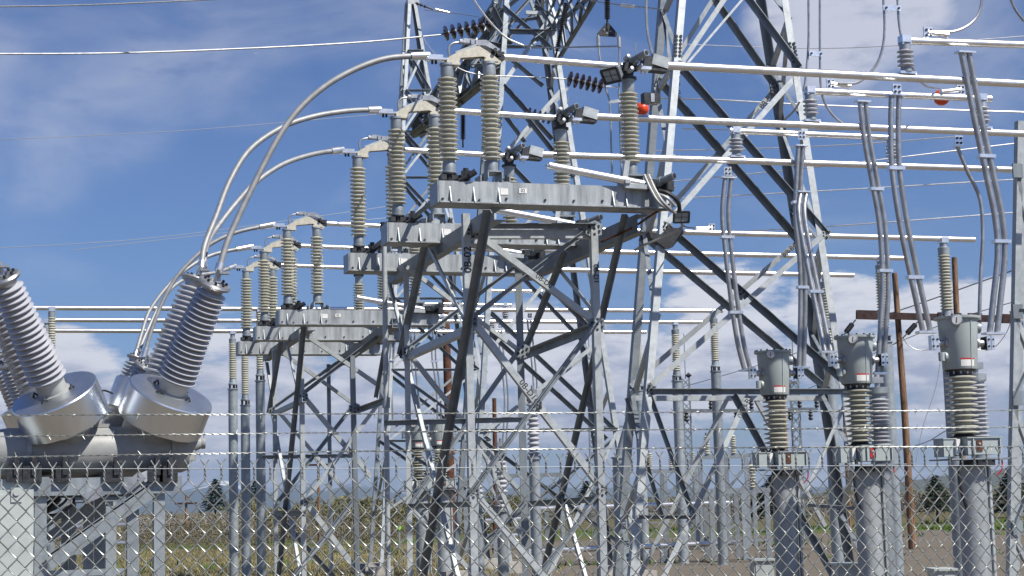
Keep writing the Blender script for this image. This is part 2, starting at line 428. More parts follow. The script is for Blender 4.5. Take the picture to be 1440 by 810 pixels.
def scrub(name, m, px0, px1, Y0, Y1, n, hlo, hhi, per, size):
    mb = MB()
    for i in range(n):
        Y = random.uniform(Y0, Y1); px = random.uniform(px0, px1)
        p = PY(px, 700, Y); h = random.uniform(hlo, hhi) * (1 + .35 * noise.noise(Vector((px / 60, Y / 30, 3))))
        twigs(mb, Vector((p.x, p.y, -.05)), h * random.uniform(.5, .85), h, per, size * (h ** .5))
    mb.build(name, m, kind='stuff', smooth=0)
scrub('bare_scrub', BR1, -60, 560, 74, 128, 260, .6, 1.25, 420, .13)
scrub('olive_scrub', BR2, 330, 760, 100, 150, 140, 1.2, 2.4, 480, .20)
scrub('willow_scrub', BR3, 60, 520, 90, 150, 150, .8, 1.7, 400, .15)
scrub('far_scrub', BR3, 700, 1520, 130, 240, 240, .8, 1.6, 300, .26)
scrub('far_olive_scrub', BR2, 760, 1520, 180, 300, 140, 1.0, 2.4, 300, .30)
mb = MB()
for _ in range(15000):
    Y = 36 + 40 * random.random() ** 1.2; px = random.uniform(-80, 840)
    p = PY(px, 760, Y); p.z = 0
    if p.x > 1.5 - .05 * Y + random.gauss(0, 1.0): continue
    for k in range(3):
        d = Vector((random.gauss(0, .07), random.gauss(0, .07), random.uniform(.05, .15))); q = p + Vector((random.gauss(0, .06), random.gauss(0, .06), 0)); s = Vector((.009, random.uniform(-.008, .008), 0))
        mb.add([q - s, q + s, q + d], [(0, 1, 2)])
mb.build('dry_grass', GRS, kind='stuff', smooth=0)
mb = MB()
for _ in range(2600):
    Y = random.uniform(74, 98) if random.random() < .8 else random.uniform(44, 70); px = random.uniform(740, 1480)
    if Y < 72 and random.random() < .6: px = random.uniform(-60, 560)
    p = PY(px, 740, Y); p.z = 0
    if noise.noise(p * .12) < .16: continue
    for k in range(4):
        d = Vector((random.gauss(0, .12), random.gauss(0, .12), random.uniform(.08, .28))); q = p + Vector((random.gauss(0, .12), random.gauss(0, .12), 0)); s = Vector((.03, random.uniform(-.02, .02), 0))
        mb.add([q - s, q + s, q + d], [(0, 1, 2)])
mb.build('green_weeds', WEED, kind='stuff', smooth=0)

def pine(px, ptop, pcrown, pbase, Y, wid, label):
    b = PY(px, pbase, Y); tp = PY(px, ptop, Y); z0 = PY(px, pcrown, Y).z
    t = thing('pine_tree', label, 'tree', (b.x, b.y, 0), 'conifers beyond the yard')
    base = Vector((b.x, b.y, 0)); top = Vector((b.x, b.y, tp.z))
    MB().tube([base, base.lerp(top, .5), top], wid * .07, 7, r2=.02).build('trunk', BARK, t)
    mb = MB(); H = tp.z - z0
    for i in range(1500):
        k = random.random() ** .75; z = tp.z - H * k
        if (k * 11) % 1 > .72: continue
        r = wid * (k ** .9) * random.uniform(.25, 1.08); a = random.uniform(0, 2 * PI)
        p = Vector((b.x + math.cos(a) * r, b.y + math.sin(a) * r, z - r * .22))
        d = Vector((math.cos(a), math.sin(a), -.25 + random.uniform(-.3, .3))) * wid * random.uniform(.12, .30)
        s = Vector((-math.sin(a), math.cos(a), random.uniform(-.4, .4))) * wid * .07
        mb.add([p - s, p + s, p + d], [(0, 1, 2)])
    mb.build('crown', NEED, t, 0)
pine(303, 673, 716, 750, 120, 1.15, 'dark conical pine standing alone left of the grey posts')
pine(359, 676, 700, 735, 170, 1.0, 'small dark pine half hidden behind the round grey posts')
pine(1318, 668, 716, 722, 95, 1.1, 'dark bushy pine behind the nearest instrument transformer pedestal')
pine(1425, 655, 715, 720, 110, 1.7, 'dark pine at the right edge beside the lattice leg')
pine(1090, 668, 720, 728, 85, 1.6, 'dark bushy pine behind the smallest instrument transformer')
pine(826, 676, 706, 716, 160, 1.3, 'low dark pine far behind the front switch stand')

def shed_building(px0, px1, ptop, pbot, Y, label, wall, sign=None):
    a = PY(px0, pbot, Y); c = PY(px1, pbot, Y); h = PY((px0 + px1) / 2, ptop, Y).z
    t = thing('roadside_building', label, 'building', (a.x, Y, 0))
    w = c.x - a.x
    MB().box((a.x + w / 2, Y + 3, h * .43), (w, 6, h * .86)).build('wall', wall, t)
    MB().box((a.x + w / 2, Y + 3, h * .93), (w + .5, 6.6, h * .13)).build('roof', WHITE, t)
    if sign:
        MB().box((a.x + w * .55, Y - .06, h * .55), (w * .55, .08, h * .26)).build('sign_panel', WHITE, t)
        MB().box((a.x + w * .55, Y - .12, h * .50), (w * .46, .03, h * .09)).build('sign_band', RED, t)
    for k in (.08, .9):
        MB().box((a.x + w * k, Y - .03, h * .4), (w * .07, .06, h * .3)).build('window', GLASS, t)
    return t
shed_building(285, 324, 745, 766, 104, 'low white roofed shop with a red banded sign beyond the field', mat('tan wall', (.42, .36, .30), .8), True)
shed_building(392, 412, 744, 764, 110, 'small brown hut beyond the field', mat('brown hut boards', (.22, .10, .06), .85))
shed_building(1240, 1262, 722, 736, 150, 'low grey hut right of the leaning timber pole', mat('grey hut wall', (.35, .36, .36), .8))

# ------------------------------------------------------------------ chain link fence with barbed strands
FA = PY(0, 660, 7.25); FB = PY(1440, 655, 8.8)
FD = Vector((FB.x - FA.x, FB.y - FA.y, 0)); FL = FD.length; FD.normalize(); FN = Vector((FD.y, -FD.x, 0))
ftop = (FA.z + FB.z) / 2
P_ = .0705; HP = .0775
f0 = Vector((FA.x, FA.y, 0)) - FD * .6
fence = thing('chain_link_fence', 'galvanised chain link fence with three barbed strands in front of the yard', 'fence', f0)
LEN = FL + 1.2
def fwire(sgn):
    mb = MB(); pts = []
    n = int((ftop - .04) / (HP / 2)); hw = P_ / 4
    for k in range(n + 1):
        x = (hw + .0022) * (1 if k % 2 == 0 else -1) * sgn; z = ftop - HP * .28 - k * HP / 2
        yy = .0032 * (1 if (k % 2 == 0) == (sgn > 0) else -1)
        pts += [Vector((x - .004 * (1 if x > 0 else -1), yy, z + .0035)), Vector((x, 0, z)), Vector((x - .004 * (1 if x > 0 else -1), -yy, z - .0035))]
    e = hw * sgn; z = ftop - HP * .28
    tw = [Vector((e - .018 * sgn, .004, z + .085)), Vector((e - .006 * sgn, .003, z + .066))]
    for k in range(6):
        g = k * 1.3 + (0 if sgn > 0 else PI); tw.append(Vector((e + math.cos(g) * .0028, math.sin(g) * .0028, z + .056 - k * .0088)))
    pts = tw + pts
    return mb.tube(pts, .0031, 5).mesh('fence wire', smooth=70)
wm = [fwire(1), fwire(-1)]
for m_ in wm: m_.materials.append(WIRE)
for i in range(int(LEN / (P_ / 2))):
    o = bpy.data.objects.new('wire', wm[i % 2]); COL.objects.link(o); o.parent = fence
    o.location = FD * ((i + .5) * P_ / 2) + Vector((0, 0, random.uniform(-.0015, .0015))); o.rotation_euler = (0, 0, math.atan2(FD.y, FD.x))
def fence_pt(px, py):
    d = ray(px, py); t = (f0 - EYE).dot(FN) / d.dot(FN); return EYE + d * t
mb = MB(); a = fence_pt(0, 659); b = fence_pt(1440, 655); dd = (b - a).normalized()
mb.tube([a - dd * .6, a.lerp(b, .3) + Z * -.004, a.lerp(b, .6) + Z * .003, b + dd * .6], .0021, 6); mb.build('tension_wire', GALV2, fence)
for y0, y1, y2 in ((584, 581, 577), (614, 606, 601), (643, 632, 628)):
    p0, p1, p2 = fence_pt(0, y0), fence_pt(720, y1), fence_pt(1440, y2)
    p0 = p0 + (p0 - p1).normalized() * .6; p2 = p2 + (p2 - p1).normalized() * .6
    path = spline([p0, p1, p2], 260); mb = MB()
    for ph in (0, PI):
        pts = []
        for k, p in enumerate(path):
            g = k * 1.05 + ph; pts.append(p + Z * math.cos(g) * .0022 + FN * math.sin(g) * .0022)
        mb.tube(pts, .0019, 4)
    run = 0
    for k in range(1, len(path)):
        run += (path[k] - path[k - 1]).length
        if run > .125:
            run = random.uniform(-.015, .015); c = path[k]
            for q in range(4):
                g = q * PI / 2 + random.uniform(-.4, .4)
                e = (Z * math.cos(g) + FN * math.sin(g) + dd * random.uniform(-.7, .7)).normalized() * .021
                mb.tube([c, c + e], .0017, 4, r2=.0006)
            mb.tube([c - dd * .006, c + dd * .005], .0040, 6)
    mb.build('barbed_strand', WIRE, fence, smooth=60)
for t_ in (-.25, LEN + .25):
    p = f0 + FD * t_ + FN * -.03
    MB().tube([p, p + Z * (ftop + .02)], .03, 12).tube([p + Z * ftop, p + Z * (ftop + .30) + FN * .10], .014, 8).build('post', GALV, fence)

# ------------------------------------------------------------------ disconnect switches (built once in their own frame: x along the bus, y across, z up from the beam top)
ZB = PW(632, 258, 0).z
def q(px, py, w=0.0):
    p = PW(px, py, w); s, w_ = sw_of(p); return Vector((s, w_, p.z - ZB))
X_ = Vector((1, 0, 0)); Y_ = Vector((0, 1, 0))
xA = q(632, 258).x; xB = q(692, 258).x; xC = q(888, 258).x
def insulator(root, x, y, z0, z1, n=18, rs=.108, rc=.060, m=PORC, capr=.072, cb=.13, ct=.15):
    ins = MB().lathe([(rc, z0 + cb - .01)] + [(r, z + z0 + cb) for r, z in sheds(z1 - z0 - cb - ct, rc, rs, n)] + [(rc, z1 - ct + .01)], 26, (x, y, 0)).build('insulator', m, root, 40)
    MB().lathe([(capr * 1.15, z0), (capr * 1.15, z0 + .02), (capr, z0 + .025), (capr, z0 + cb * .8), (capr * .9, z0 + cb)], 22, (x, y, 0)).build('bottom_cap', GALV, ins)
    MB().lathe([(capr * .9, z1 - ct), (capr, z1 - ct * .8), (capr * .96, z1 - .03), (capr * 1.12, z1 - .025), (capr * 1.12, z1)], 22, (x, y, 0)).build('top_cap', GALV, ins)
    return ins
sw = thing('disconnect_switch', '', 'switch', (0, 0, 0), 'high voltage disconnect switches on the lattice stands', local=True)
# base beam: a channel with stiffener plates, cast ends
xl = q(612, 262).x; xr = q(930, 280).x; bh = q(650, 258).z - q(650, 289).z
mb = MB()
D_ = .30
mb.box(((xl + xr) / 2, -D_ / 2, -bh / 2), (xr - xl, .012, bh)); mb.box(((xl + xr) / 2, .002, -.008), (xr - xl - .01, D_ - .02, .012)); mb.box(((xl + xr) / 2, -.01, -bh + .008), (xr - xl + .004, D_ + .07, .014)); mb.box(((xl + xr) / 2, D_ / 2, -bh / 2), (xr - xl - .004, .010, bh - .004))
beam = mb.build('base_beam', GALVB, sw)
for px in (628, 661, 696, 855, 873):
    x = q(px, 275).x
    MB().plate([(x, -D_ / 2 - .006, -bh * .25), (x, -D_ / 2 - .06, -bh + .016), (x, -D_ / 2 - .006, -bh + .016)], .010, X_).build('stiffener', GALV, beam)
for x in (xl - .012,):
    MB().box((x, 0, -bh / 2), (.012, D_ + .02, bh - .006)).build('end_plate', GALV, beam)
for px, py in ((617, 283), (640, 285), (668, 285), (706, 283), (760, 285), (800, 286), (840, 286)):
    v = q(px, py); MB().lathe([(.014, 0), (.014, .014)], 6, (v.x, -D_ / 2 - .006, v.z), (0, -1, 0)).build('bolt', DARK, beam)
v = q(703, 273); pl = MB().box((v.x, -D_ / 2 - .009, v.z), (.088, .005, .07)).build('data_plate', WHITE, beam)
v = q(729, 272); MB().box((v.x, -D_ / 2 - .009, v.z), (.088, .005, .052)).build('number_plate', WHITE, beam)
text('02', (v.x, -D_ / 2 - .013, v.z), X_, Z, .05, INK, beam)
zi0 = q(632, 244).z; ziT = q(632, 90).z
insulator(sw, xA, 0, zi0, ziT)
# turning bearing under the hinge insulator
MB().lathe([(.085, 0), (.085, .03), (.055, .035), (.055, zi0 - .02), (.08, zi0 - .015), (.08, zi0)], 16, (xA, 0, 0)).box((xA + .09, -.03, zi0 * .55), (.16, .08, .05)).box((xA - .08, -.02, zi0 * .5), (.06, .12, .06)).build('bearing', DARK, sw)
MB().tube([q(645, 254, -.14), q(668, 243, -.2)], .022, 10).tube([q(660, 247, -.18), q(669, 241, -.2)], .034, 10).build('crank_arm', DARK, sw)
zBb = q(692, 243).z; zBt = q(692, 88).z
insulator(sw, xB, 0, zBb, zBt)
mb = MB(); hx = .075
mb.box((xB, 0, zBb - .006), (.17, .26, .012)).box((xB - .079, 0, zBb / 2 + .02), (.012, .26, zBb - .05)).box((xB + .079, 0, zBb / 2 + .02), (.012, .26, zBb - .05))
for sg in (-1, 1): mb.box((xB + sg * .12, 0, .008), (.10, .26, .012)).box((xB + sg * .163, -.02, .045), (.012, .22, .07))
mb.build('saddle_bracket', GALV, sw)
for sg in (-1, 1):
    for yy in (-.11, .09): MB().lathe([(.02, 0), (.02, .05), (.011, .052), (.011, .075)], 8, (xB + sg * .128, yy, .012)).build('bolt', DARK, sw)
zCb = q(888, 247).z; zCt = q(888, 112).z
insulator(sw, xC, 0, zCb, zCt, 17)
mb = MB()
mb.box((xC, 0, zCb - .012), (.26, .24, .02)).box((xC - .12, 0, zCb / 2), (.012, .24, zCb - .02)).box((xC + .10, 0, zCb / 2), (.012, .24, zCb - .02)).box((xC + .16, -.02, .02), (.62, .26, .02))
mb.build('saddle_bracket', GALV2, sw)
# hinge casting between the two left insulators
yw = .035
out = [q(628, 91), q(626, 84), q(634, 79), q(643, 75), q(671, 66), q(684, 74), q(703, 88), q(700, 92), q(685, 92), q(683, 84), q(678, 81), q(646, 83), q(643, 91)]
for sg in (-1, 1):
    MB().plate([v + Y_ * (sg * yw + (.007 if sg > 0 else -.007)) for v in out], .014, Y_).build('hinge_arm', CAST, sw)
MB().box(((out[0].x + out[-1].x) / 2, 0, out[0].z + .004), (.15, .14, .03)).box((xB + .01, 0, zBt + .012), (.16, .13, .028)).bar(q(640, 82), q(676, 75), .055, .03, Y_).build('hinge_web', CAST, sw)
MB().bar(q(641, 77, -.02), q(670, 66.5, -.02), .07, .035, Y_).build('contact_shroud', GALVP, sw)
MB().tube(spline([q(632, 80, .03), q(631, 68, .03), q(637, 61, .03), q(651, 59, .03)], 6), .013, 10).build('arcing_horn', ALUD, sw)
MB().box(q(657, 58, .03), (.10, .06, .05)).box(q(664, 60, .03), (.05, .09, .06)).lathe([(.03, -.05), (.03, .05)], 10, q(652, 59, .03), X_).build('horn_clamp', ALUD, sw)
mb = MB(); o1 = [q(668, 57), q(683, 57), q(702, 70), q(698, 73), q(682, 65), q(668, 64)]
mb.plate([v + Y_ * .03 for v in o1], .06, Y_); mb.build('counterweight_arm', ALUD, sw)
MB().bar(q(672, 68, -.01), q(700, 78, -.01), .05, .05, Y_).lathe([(.03, -.07), (.03, .07)], 12, q(700, 77), Y_).lathe([(.022, -.1), (.022, .1)], 10, q(693, 73), Y_).box(q(703, 80), (.07, .12, .09)).build('hinge_pivot', DARK, sw)
# blade
MB().tube([q(705, 80), q(876, 93.5)], .040, 16).build('blade', ALU, sw)
MB().bar(q(874, 93), q(888, 95), .03, .08).build('blade_tip', ALU, sw)
# jaw
jz = zCt
MB().lathe([(.10, 0), (.10, .025), (.06, .03), (.075, .10), (.09, .11)], 14, (xC, 0, jz - .005)).box(q(882, 96), (.13, .16, .10)).box(q(887, 88), (.08, .10, .08)).box((xC + .01, -.05, jz + .12), (.16, .05, .07)).build('jaw', DARK, sw)
for px, py in ((879, 84), (892, 90), (884, 101), (896, 97)): MB().lathe([(.026, 0), (.026, .09), (.014, .095)], 10, q(px, py, -.09), (.2, -1, .3)).build('jaw_bolt', ALUD, sw)
MB().tube([q(888, 86, -.06), q(909, 74, -.28)], .040, 14).lathe([(.046, 0), (.046, .05)], 14, q(896, 82, -.13), (q(909, 74, -.28) - q(888, 86, -.06))).build('guide_tube', GALV2, sw)
MB().lathe([(.027, 0), (.027, .004)], 12, q(909.3, 73.8, -.283), (q(909, 74, -.28) - q(888, 86, -.06))).build('tube_bore', BLACK, sw)
MB().tube([q(893, 72, .03), q(894, 61, .03)], .007, 6).build('spike', GALV, sw)
mb = MB(); c = q(926, 88); mb.box(c, (.20, .15, .125), (Vector((.97, 0, -.24)), Y_, Vector((.24, 0, .97)))); tb = mb.build('terminal_box', GALVP, sw)
mb = MB(); mb.box(q(909, 90), (.11, .15, .15), (Vector((.97, 0, -.24)), Y_, Vector((.24, 0, .97)))).bar(q(908, 98), q(936, 101), .13, .03); mb.build('terminal_back', DARK, tb)
MB().box(q(906, 97, -.05), (.13, .12, .035)).lathe([(.018, -.03), (.018, .03)], 8, q(903, 100, -.05)).lathe([(.018, -.03), (.018, .03)], 8, q(909, 101, -.05)).build('terminal_pad', ALU, sw)
# left terminal pad and clamp where the breaker lead lands
MB().box(q(615, 83.5), (.24, .10, .022)).box(q(606, 82), (.12, .07, .05)).build('lead_pad', ALU, sw)
for px in (608, 613): MB().lathe([(.014, 0), (.014, .05)], 8, q(px, 90)).build('bolt', DARK, sw)
# earthing blade on the beam
MB().tube([q(772, 233, -.10), q(905, 259, -.22)], .045, 14).build('earthing_tube', ALU, sw)
MB().bar(q(768, 232, -.10), q(800, 236, -.11), .05, .02).bar(q(768, 236, -.12), q(800, 240, -.13), .03, .02).build('earthing_contact', GALV, sw)
mb = MB(); mb.bar(q(882, 226, -.2), q(878, 256, -.2), .06, .03, Y_).bar(q(878, 262, -.2), q(910, 264, -.22), .10, .05).box(q(880, 256, -.2), (.06, .14, .05)); mb.build('earthing_hinge', GALVP, sw)
MB().tube([q(912, 262, -.1), q(948, 247, -.4)], .040, 14).lathe([(.052, 0), (.052, .09)], 14, q(922, 258, -.18), (q(948, 247, -.4) - q(912, 262, -.1))).build('torque_tube', GALV2, sw)
MB().lathe([(.03, 0), (.03, .004)], 12, q(948.4, 246.8, -.404), (q(948, 247, -.4) - q(912, 262, -.1))).build('tube_bore', BLACK, sw)
MB().box(q(925, 266, -.1), (.30, .22, .07)).box(q(938, 262, -.2), (.10, .16, .10)).box(q(915, 258, -.2), (.08, .10, .08)).build('drive_gear', DARK, sw)
mb = MB()
for k in range(6): mb.bar(q(882 + k * 11, 293, -.13 + .02), q(882 + k * 11, 293, .15), .02, .02)
mb.bar(q(876, 292, -.14), q(942, 295, -.14), .03, .03).bar(q(876, 292, .16), q(942, 295, .16), .03, .03).build('outrigger_rack', GALV2, sw)

SWP = [PS(632, 258, 0), PS(560, 316, 0), PS(505, 358, 0), PS(405, 437, 0), PS(372, 460, 0), PS(347, 481, 0)]
WP = [sw_of(p)[1] for p in SWP]
print('switch w,z', [(round(w, 2), round(p.z, 2)) for w, p in zip(WP, SWP)])
SL = ['nearest disconnect switch, on the high front beam with floodlights at its right end',
      'middle disconnect switch of the front stand, a step behind the nearest one',
      'rearmost disconnect switch of the front stand, reached by the lowest big curved lead',
      'front disconnect switch of the left rear stand, tallest of the three small ones',
      'middle disconnect switch of the left rear stand, between its two neighbours',
      'furthest left disconnect switch, lowest on the rear stand above the round grey posts']
SWT = [sw]
sw.location = SWP[0]; sw.rotation_euler = (0, 0, AL); sw['label'] = SL[0]
for i in range(1, 6): SWT.append(dup(sw, SWP[i], AL, SL[i]))
def swpt(i, v):
    return SWP[i] + U * v.x + W * v.y + Z * v.z

# rods joining the three phases of each group
def rods(i0, label):
    a = q(655, 247, -.12); t = thing('operating_rod', label, 'rod', swpt(i0, a))
    for k in (0, 1):
        p = swpt(i0 + k, a); r = swpt(i0 + k + 1, a)
        MB().tube([p, r], .027, 10).build('rod', GALV2, t)
    for k in range(3):
        p = swpt(i0 + k, a); MB().box(p, (.1, .12, .09)).lathe([(.03, -.08), (.03, .08)], 8, p).build('clevis', DARK, t)
rods(0, 'grey operating rod linking the hinge bearings of the front three switches')
rods(3, 'thin grey operating rod linking the three switches of the left rear stand')

# ------------------------------------------------------------------ tubular buses
def tube_thing(name, pts, r, m, label, cat, group=None, n=14, ext=None):
    mb = MB().tube(pts, r, n); return one(name, mb, m, label, cat, group, org=Vector(pts[0]))
jv = q(936, 92)
BUS = []
ends = [(1440, 118), (1440, 188), (1440, 239), (1370, 337), (1270, 363), (1200, 387)]
BL = ['uppermost long bright tube, running right from the nearest switch', 'second long bright tube from the top, running right from the middle front switch', 'third long bright tube from the top, behind the first two',
      'long thin bright tube ending at the tall pedestal nearest the right edge', 'long thin bright tube ending left of the timber crossarm pole', 'lowest of the three long thin tubes that cross the wide lattice tower']
for i, (ex, ey) in enumerate(ends):
    a = swpt(i, jv); e = PW(ex, ey, WP[i])
    if i < 3: e = a + (e - a) * 1.5
    BUS.append((a, e))
    b_ = tube_thing('bus_tube', [a, e], .048 if i < 3 else .050, ALU, BL[i], 'tube', 'long tubular buses')
W3 = [23.0, 25.0, 27.0]
for i, (x0, y0, x1, y1) in enumerate(((40, 433, 1016, 437), (72, 450, 990, 453), (60, 465, 908, 467))):
    a = PW(x0, y0, W3[i]); e = PW(x1, y1, W3[i]); BUS.append((a, e))
    tube_thing('bus_tube', [a, e], .055, ALU, ['highest of the three far tubes that pass behind the left breaker bushings', 'middle of the three far tubes behind the left breaker bushings', 'lowest of the three far tubes behind the left breaker bushings'][i], 'tube', 'far tubular buses')
def on_bus(i, px):           # point of bus i under photo column px
    a, e = BUS[i]; lo, hi = -0.5, 1.6
    f = lambda t: (lambda c: c.x / -c.z * F + 720)(ROT.transposed() @ (a + (e - a) * t - EYE))
    for _ in range(40):
        m_ = (lo + hi) / 2
        if f(m_) < px: lo = m_
        else: hi = m_
    return a + (e - a) * lo
# short upper tubes on post insulators standing on the front buses
def post_ins(root, p, z1, n, rs, rc, m=PORCL):
    z0 = p.z; H = z1 - z0
    ins = MB().lathe([(rc, z0 + H * .14)] + [(r, z + z0 + H * .16) for r, z in sheds(H * .62, rc, rs, n)] + [(rc, z1 - H * .2)], 20, (p.x, p.y, 0)).build('insulator', m, root, 40)
    MB().lathe([(rc * 1.25, z0), (rc * 1.25, z0 + H * .05), (rc * 1.05, z0 + H * .06), (rc * 1.05, z0 + H * .17)], 16, (p.x, p.y, 0)).build('bottom_cap', GALV, ins)
    MB().lathe([(rc * 1.1, z1 - H * .23), (rc * 1.1, z1 - H * .03), (rc * 1.3, z1 - H * .02), (rc * 1.3, z1)], 16, (p.x, p.y, 0)).build('top_cap', GALV, ins)
def pad4(p, sx, sz, parent, ax=(U, W, Z), name='four_hole_pad'):
    pd = MB().box(p, (sx, .02, sz), ax).build(name, ALU, parent)
    for a in (-1, 1):
        for b in (-1, 1):
            c = p + ax[0] * a * sx * .23 + ax[2] * b * sz * .23 - ax[1] * .011
            MB().lathe([(sx * .13, 0), (sx * .13, .012)], 8, c, -ax[1]).build('bolt', DARK, pd)
UT = ['short top right tube standing on the first bus, cut by the right edge', 'short tube on the second bus with an orange ball behind it', 'short tube standing just above the third bus at the wide lattice tower']
UT += ['far short tube just above the far tubes, right of the bright front leg, upper', 'far short tube just above the far tubes, behind the bright front leg', 'far short tube just above the far tubes, shortest and lowest']
WALL = WP[:3] + W3
for i, (x0, y0, x1, y1, ins) in enumerate(((1268, 57, 1440, 63, (1275,)), (1134, 128, 1392, 139, (1141, 1383)), (1027, 184, 1262, 194, (1036, 1256)), (650, 408, 773, 410, (767,)), (586, 427, 718, 429, (592, 711)), (617, 444, 697, 446, (622, 692)))):
    bi = i if i < 3 else i + 3
    a = PW(x0, y0, WALL[i]); e = PW(x1, y1, WALL[i])
    if i == 0: e = a + (e - a) * 2.2
    t = thing('upper_bus_tube', UT[i], 'tube', a, 'short upper tubes on the front buses')
    MB().tube([a, e], .045, 14).build('tube', ALU, t)
    dn = (e - a).normalized()
    MB().lathe([(.052, 0), (.052, .10)], 14, a - dn * .012, dn).build('end_cap', ALU, t)
    if i: MB().lathe([(.052, 0), (.052, .06)], 14, e - dn * .05, dn).build('end_cap', ALU, t)
    for px in ins:
        b0 = on_bus(bi, px)
        k = (b0 - a).dot(U) / (e - a).dot(U); tp = a + (e - a) * k
        MB().box(b0 + Z * .055, (.22, .12, .03), (U, W, Z)).build('saddle_clamp', ALU, t)
        post_ins(t, b0 + Z * .065, tp.z - .03, 4, .10, .062)
        MB().box(tp + Z * .0, (.12, .115, .115), (U, W, Z)).build('tube_clamp', ALU, t)
# ------------------------------------------------------------------ pedestals that carry the bus ends
def bus_post(bi, px, pins0, pins1, rpx, label, group, topgap=.05):
    b = on_bus(bi, px); s_, w_ = sw_of(b)
    m = mpp(b)
    zi0 = PW(px, pins0, w_).z; zi1 = PW(px, pins1, w_).z       # insulator bottom, top
    r = rpx * m / 2
    t = thing('bus_support', label, 'bus support', (b.x, b.y, 0), group)
    MB().lathe([(r * 1.12, 0), (r * 1.12, .02), (r, .025), (r, zi0 - .28), (r * 1.18, zi0 - .275), (r * 1.18, zi0 - .25)], 20, (b.x, b.y, 0)).build('pedestal', GALV, t)
    for k in range(5):
        g = k * 2 * PI / 5 + .3; c = Vector((b.x + math.cos(g) * r * .8, b.y + math.sin(g) * r * .8, zi0 - .25)); MB().lathe([(.02, 0), (.02, .10)], 6, c).build('stud', DARK, t)
    MB().lathe([(r * 1.0, zi0 - .15), (r * 1.0, zi0 - .12), (r * .8, zi0 - .10), (r * .72, zi0)], 18, (b.x, b.y, 0)).build('insulator_foot', GALV, t)
    n = max(8, int((zi1 - zi0) / .055))
    MB().lathe([(x_, z_ + zi0) for x_, z_ in sheds(zi1 - zi0, r * .62, r * .86, n)], 18, (b.x, b.y, 0)).build('insulator', PORC, t, 40)
    MB().lathe([(r * .75, zi1), (r * .8, zi1 + .12), (r * .5, zi1 + .14), (r * .5, b.z - .06)], 16, (b.x, b.y, 0)).build('head', GALV, t)
    MB().box(b + Z * -.03, (.14, .16, .10), (U, W, Z)).build('tube_clamp', ALU, t)
G2 = 'pedestals under the ends of the long thin tubes'; G3 = 'pedestals under the far tubes'
bus_post(3, 1326, 437, 358, 21, 'tall grey pedestal with fine ribbed insulator directly behind the nearest instrument transformer', G2)
bus_post(4, 1238, 462, 382, 20, 'grey pedestal with fine ribbed insulator beside the leaning timber pole', G2)
bus_post(5, 1160, 484, 405, 19, 'grey pedestal with fine ribbed insulator behind the right legs of the wide lattice tower', G2)
bus_post(6, 365, 520, 440, 13, 'round grey post third from the left of the rear stand, half behind its legs', G3)
bus_post(7, 344, 555, 492, 13, 'round grey post under the lowest left switch, second from the left', G3)
bus_post(8, 327, 533, 483, 13, 'leftmost round grey post, its ribbed top under the lowest far tube', G3)
bus_post(6, 1003, 508, 455, 14, 'round grey post with ribbed top right of the wide tower left leg, the taller one', G3)
bus_post(7, 949, 522, 470, 14, 'round grey post with ribbed top just right of the wide tower left leg', G3)
bus_post(8, 896, 536, 482, 13, 'round grey post hidden among the left legs of the wide tower', G3)
bus_post(6, 73, 518, 446, 13, 'ribbed post behind the left breaker bushing, the nearer of two', G3)
bus_post(7, 66, 530, 466, 13, 'ribbed post behind the left breaker bushing, the further of two', G3)

# ------------------------------------------------------------------ lattice stands
NF = -W; NS = -U                                        # faces towards the fence / towards the breakers
def to_ground(p, r):
    p, r = (p, r) if p.z > r.z else (r, p); d = r - p; return p + d * (p.z / -d.z)
def mem(root, a, b, wpx, kind='l', nrm=NF, m=GALV, name='brace'):
    k = wpx * mpp((a + b) / 2) * .80
    return MB().angle(a, b, k, nrm, kind).build(name, m, root, 0)
S1 = thing('lattice_switch_stand', 'large front lattice stand carrying the three nearest switches', 'steel stand', SW(.9, 2.2), 'lattice switch stands')
wF, wB = .85, 3.5
def leg(root, p0, p1, w, wpx, kind='l', m=GALVP):
    a = PW(*p0, w); b = PW(*p1, w); g = to_ground(a, b)
    mem(root, a, g, wpx, kind, NF, m, 'leg'); 
    MB().box((g.x, g.y, .015), (.34, .34, .03), (U, W, Z)).build('foot_plate', GALV, root)
    return a, g
FLa, FLg = leg(S1, (656, 300), (668, 810), wF, 13)
FRa, FRg = leg(S1, (836, 318), (850, 810), wF, 13)
BLa, BLg = leg(S1, (571, 372), (577, 810), wB, 10, 'r')
BRa, BRg = leg(S1, (729, 376), (740, 810), wB, 13, 'r', GALV2)
sL = sw_of(FLa)[0] - .02; sR = sw_of(FRa)[0] + .14
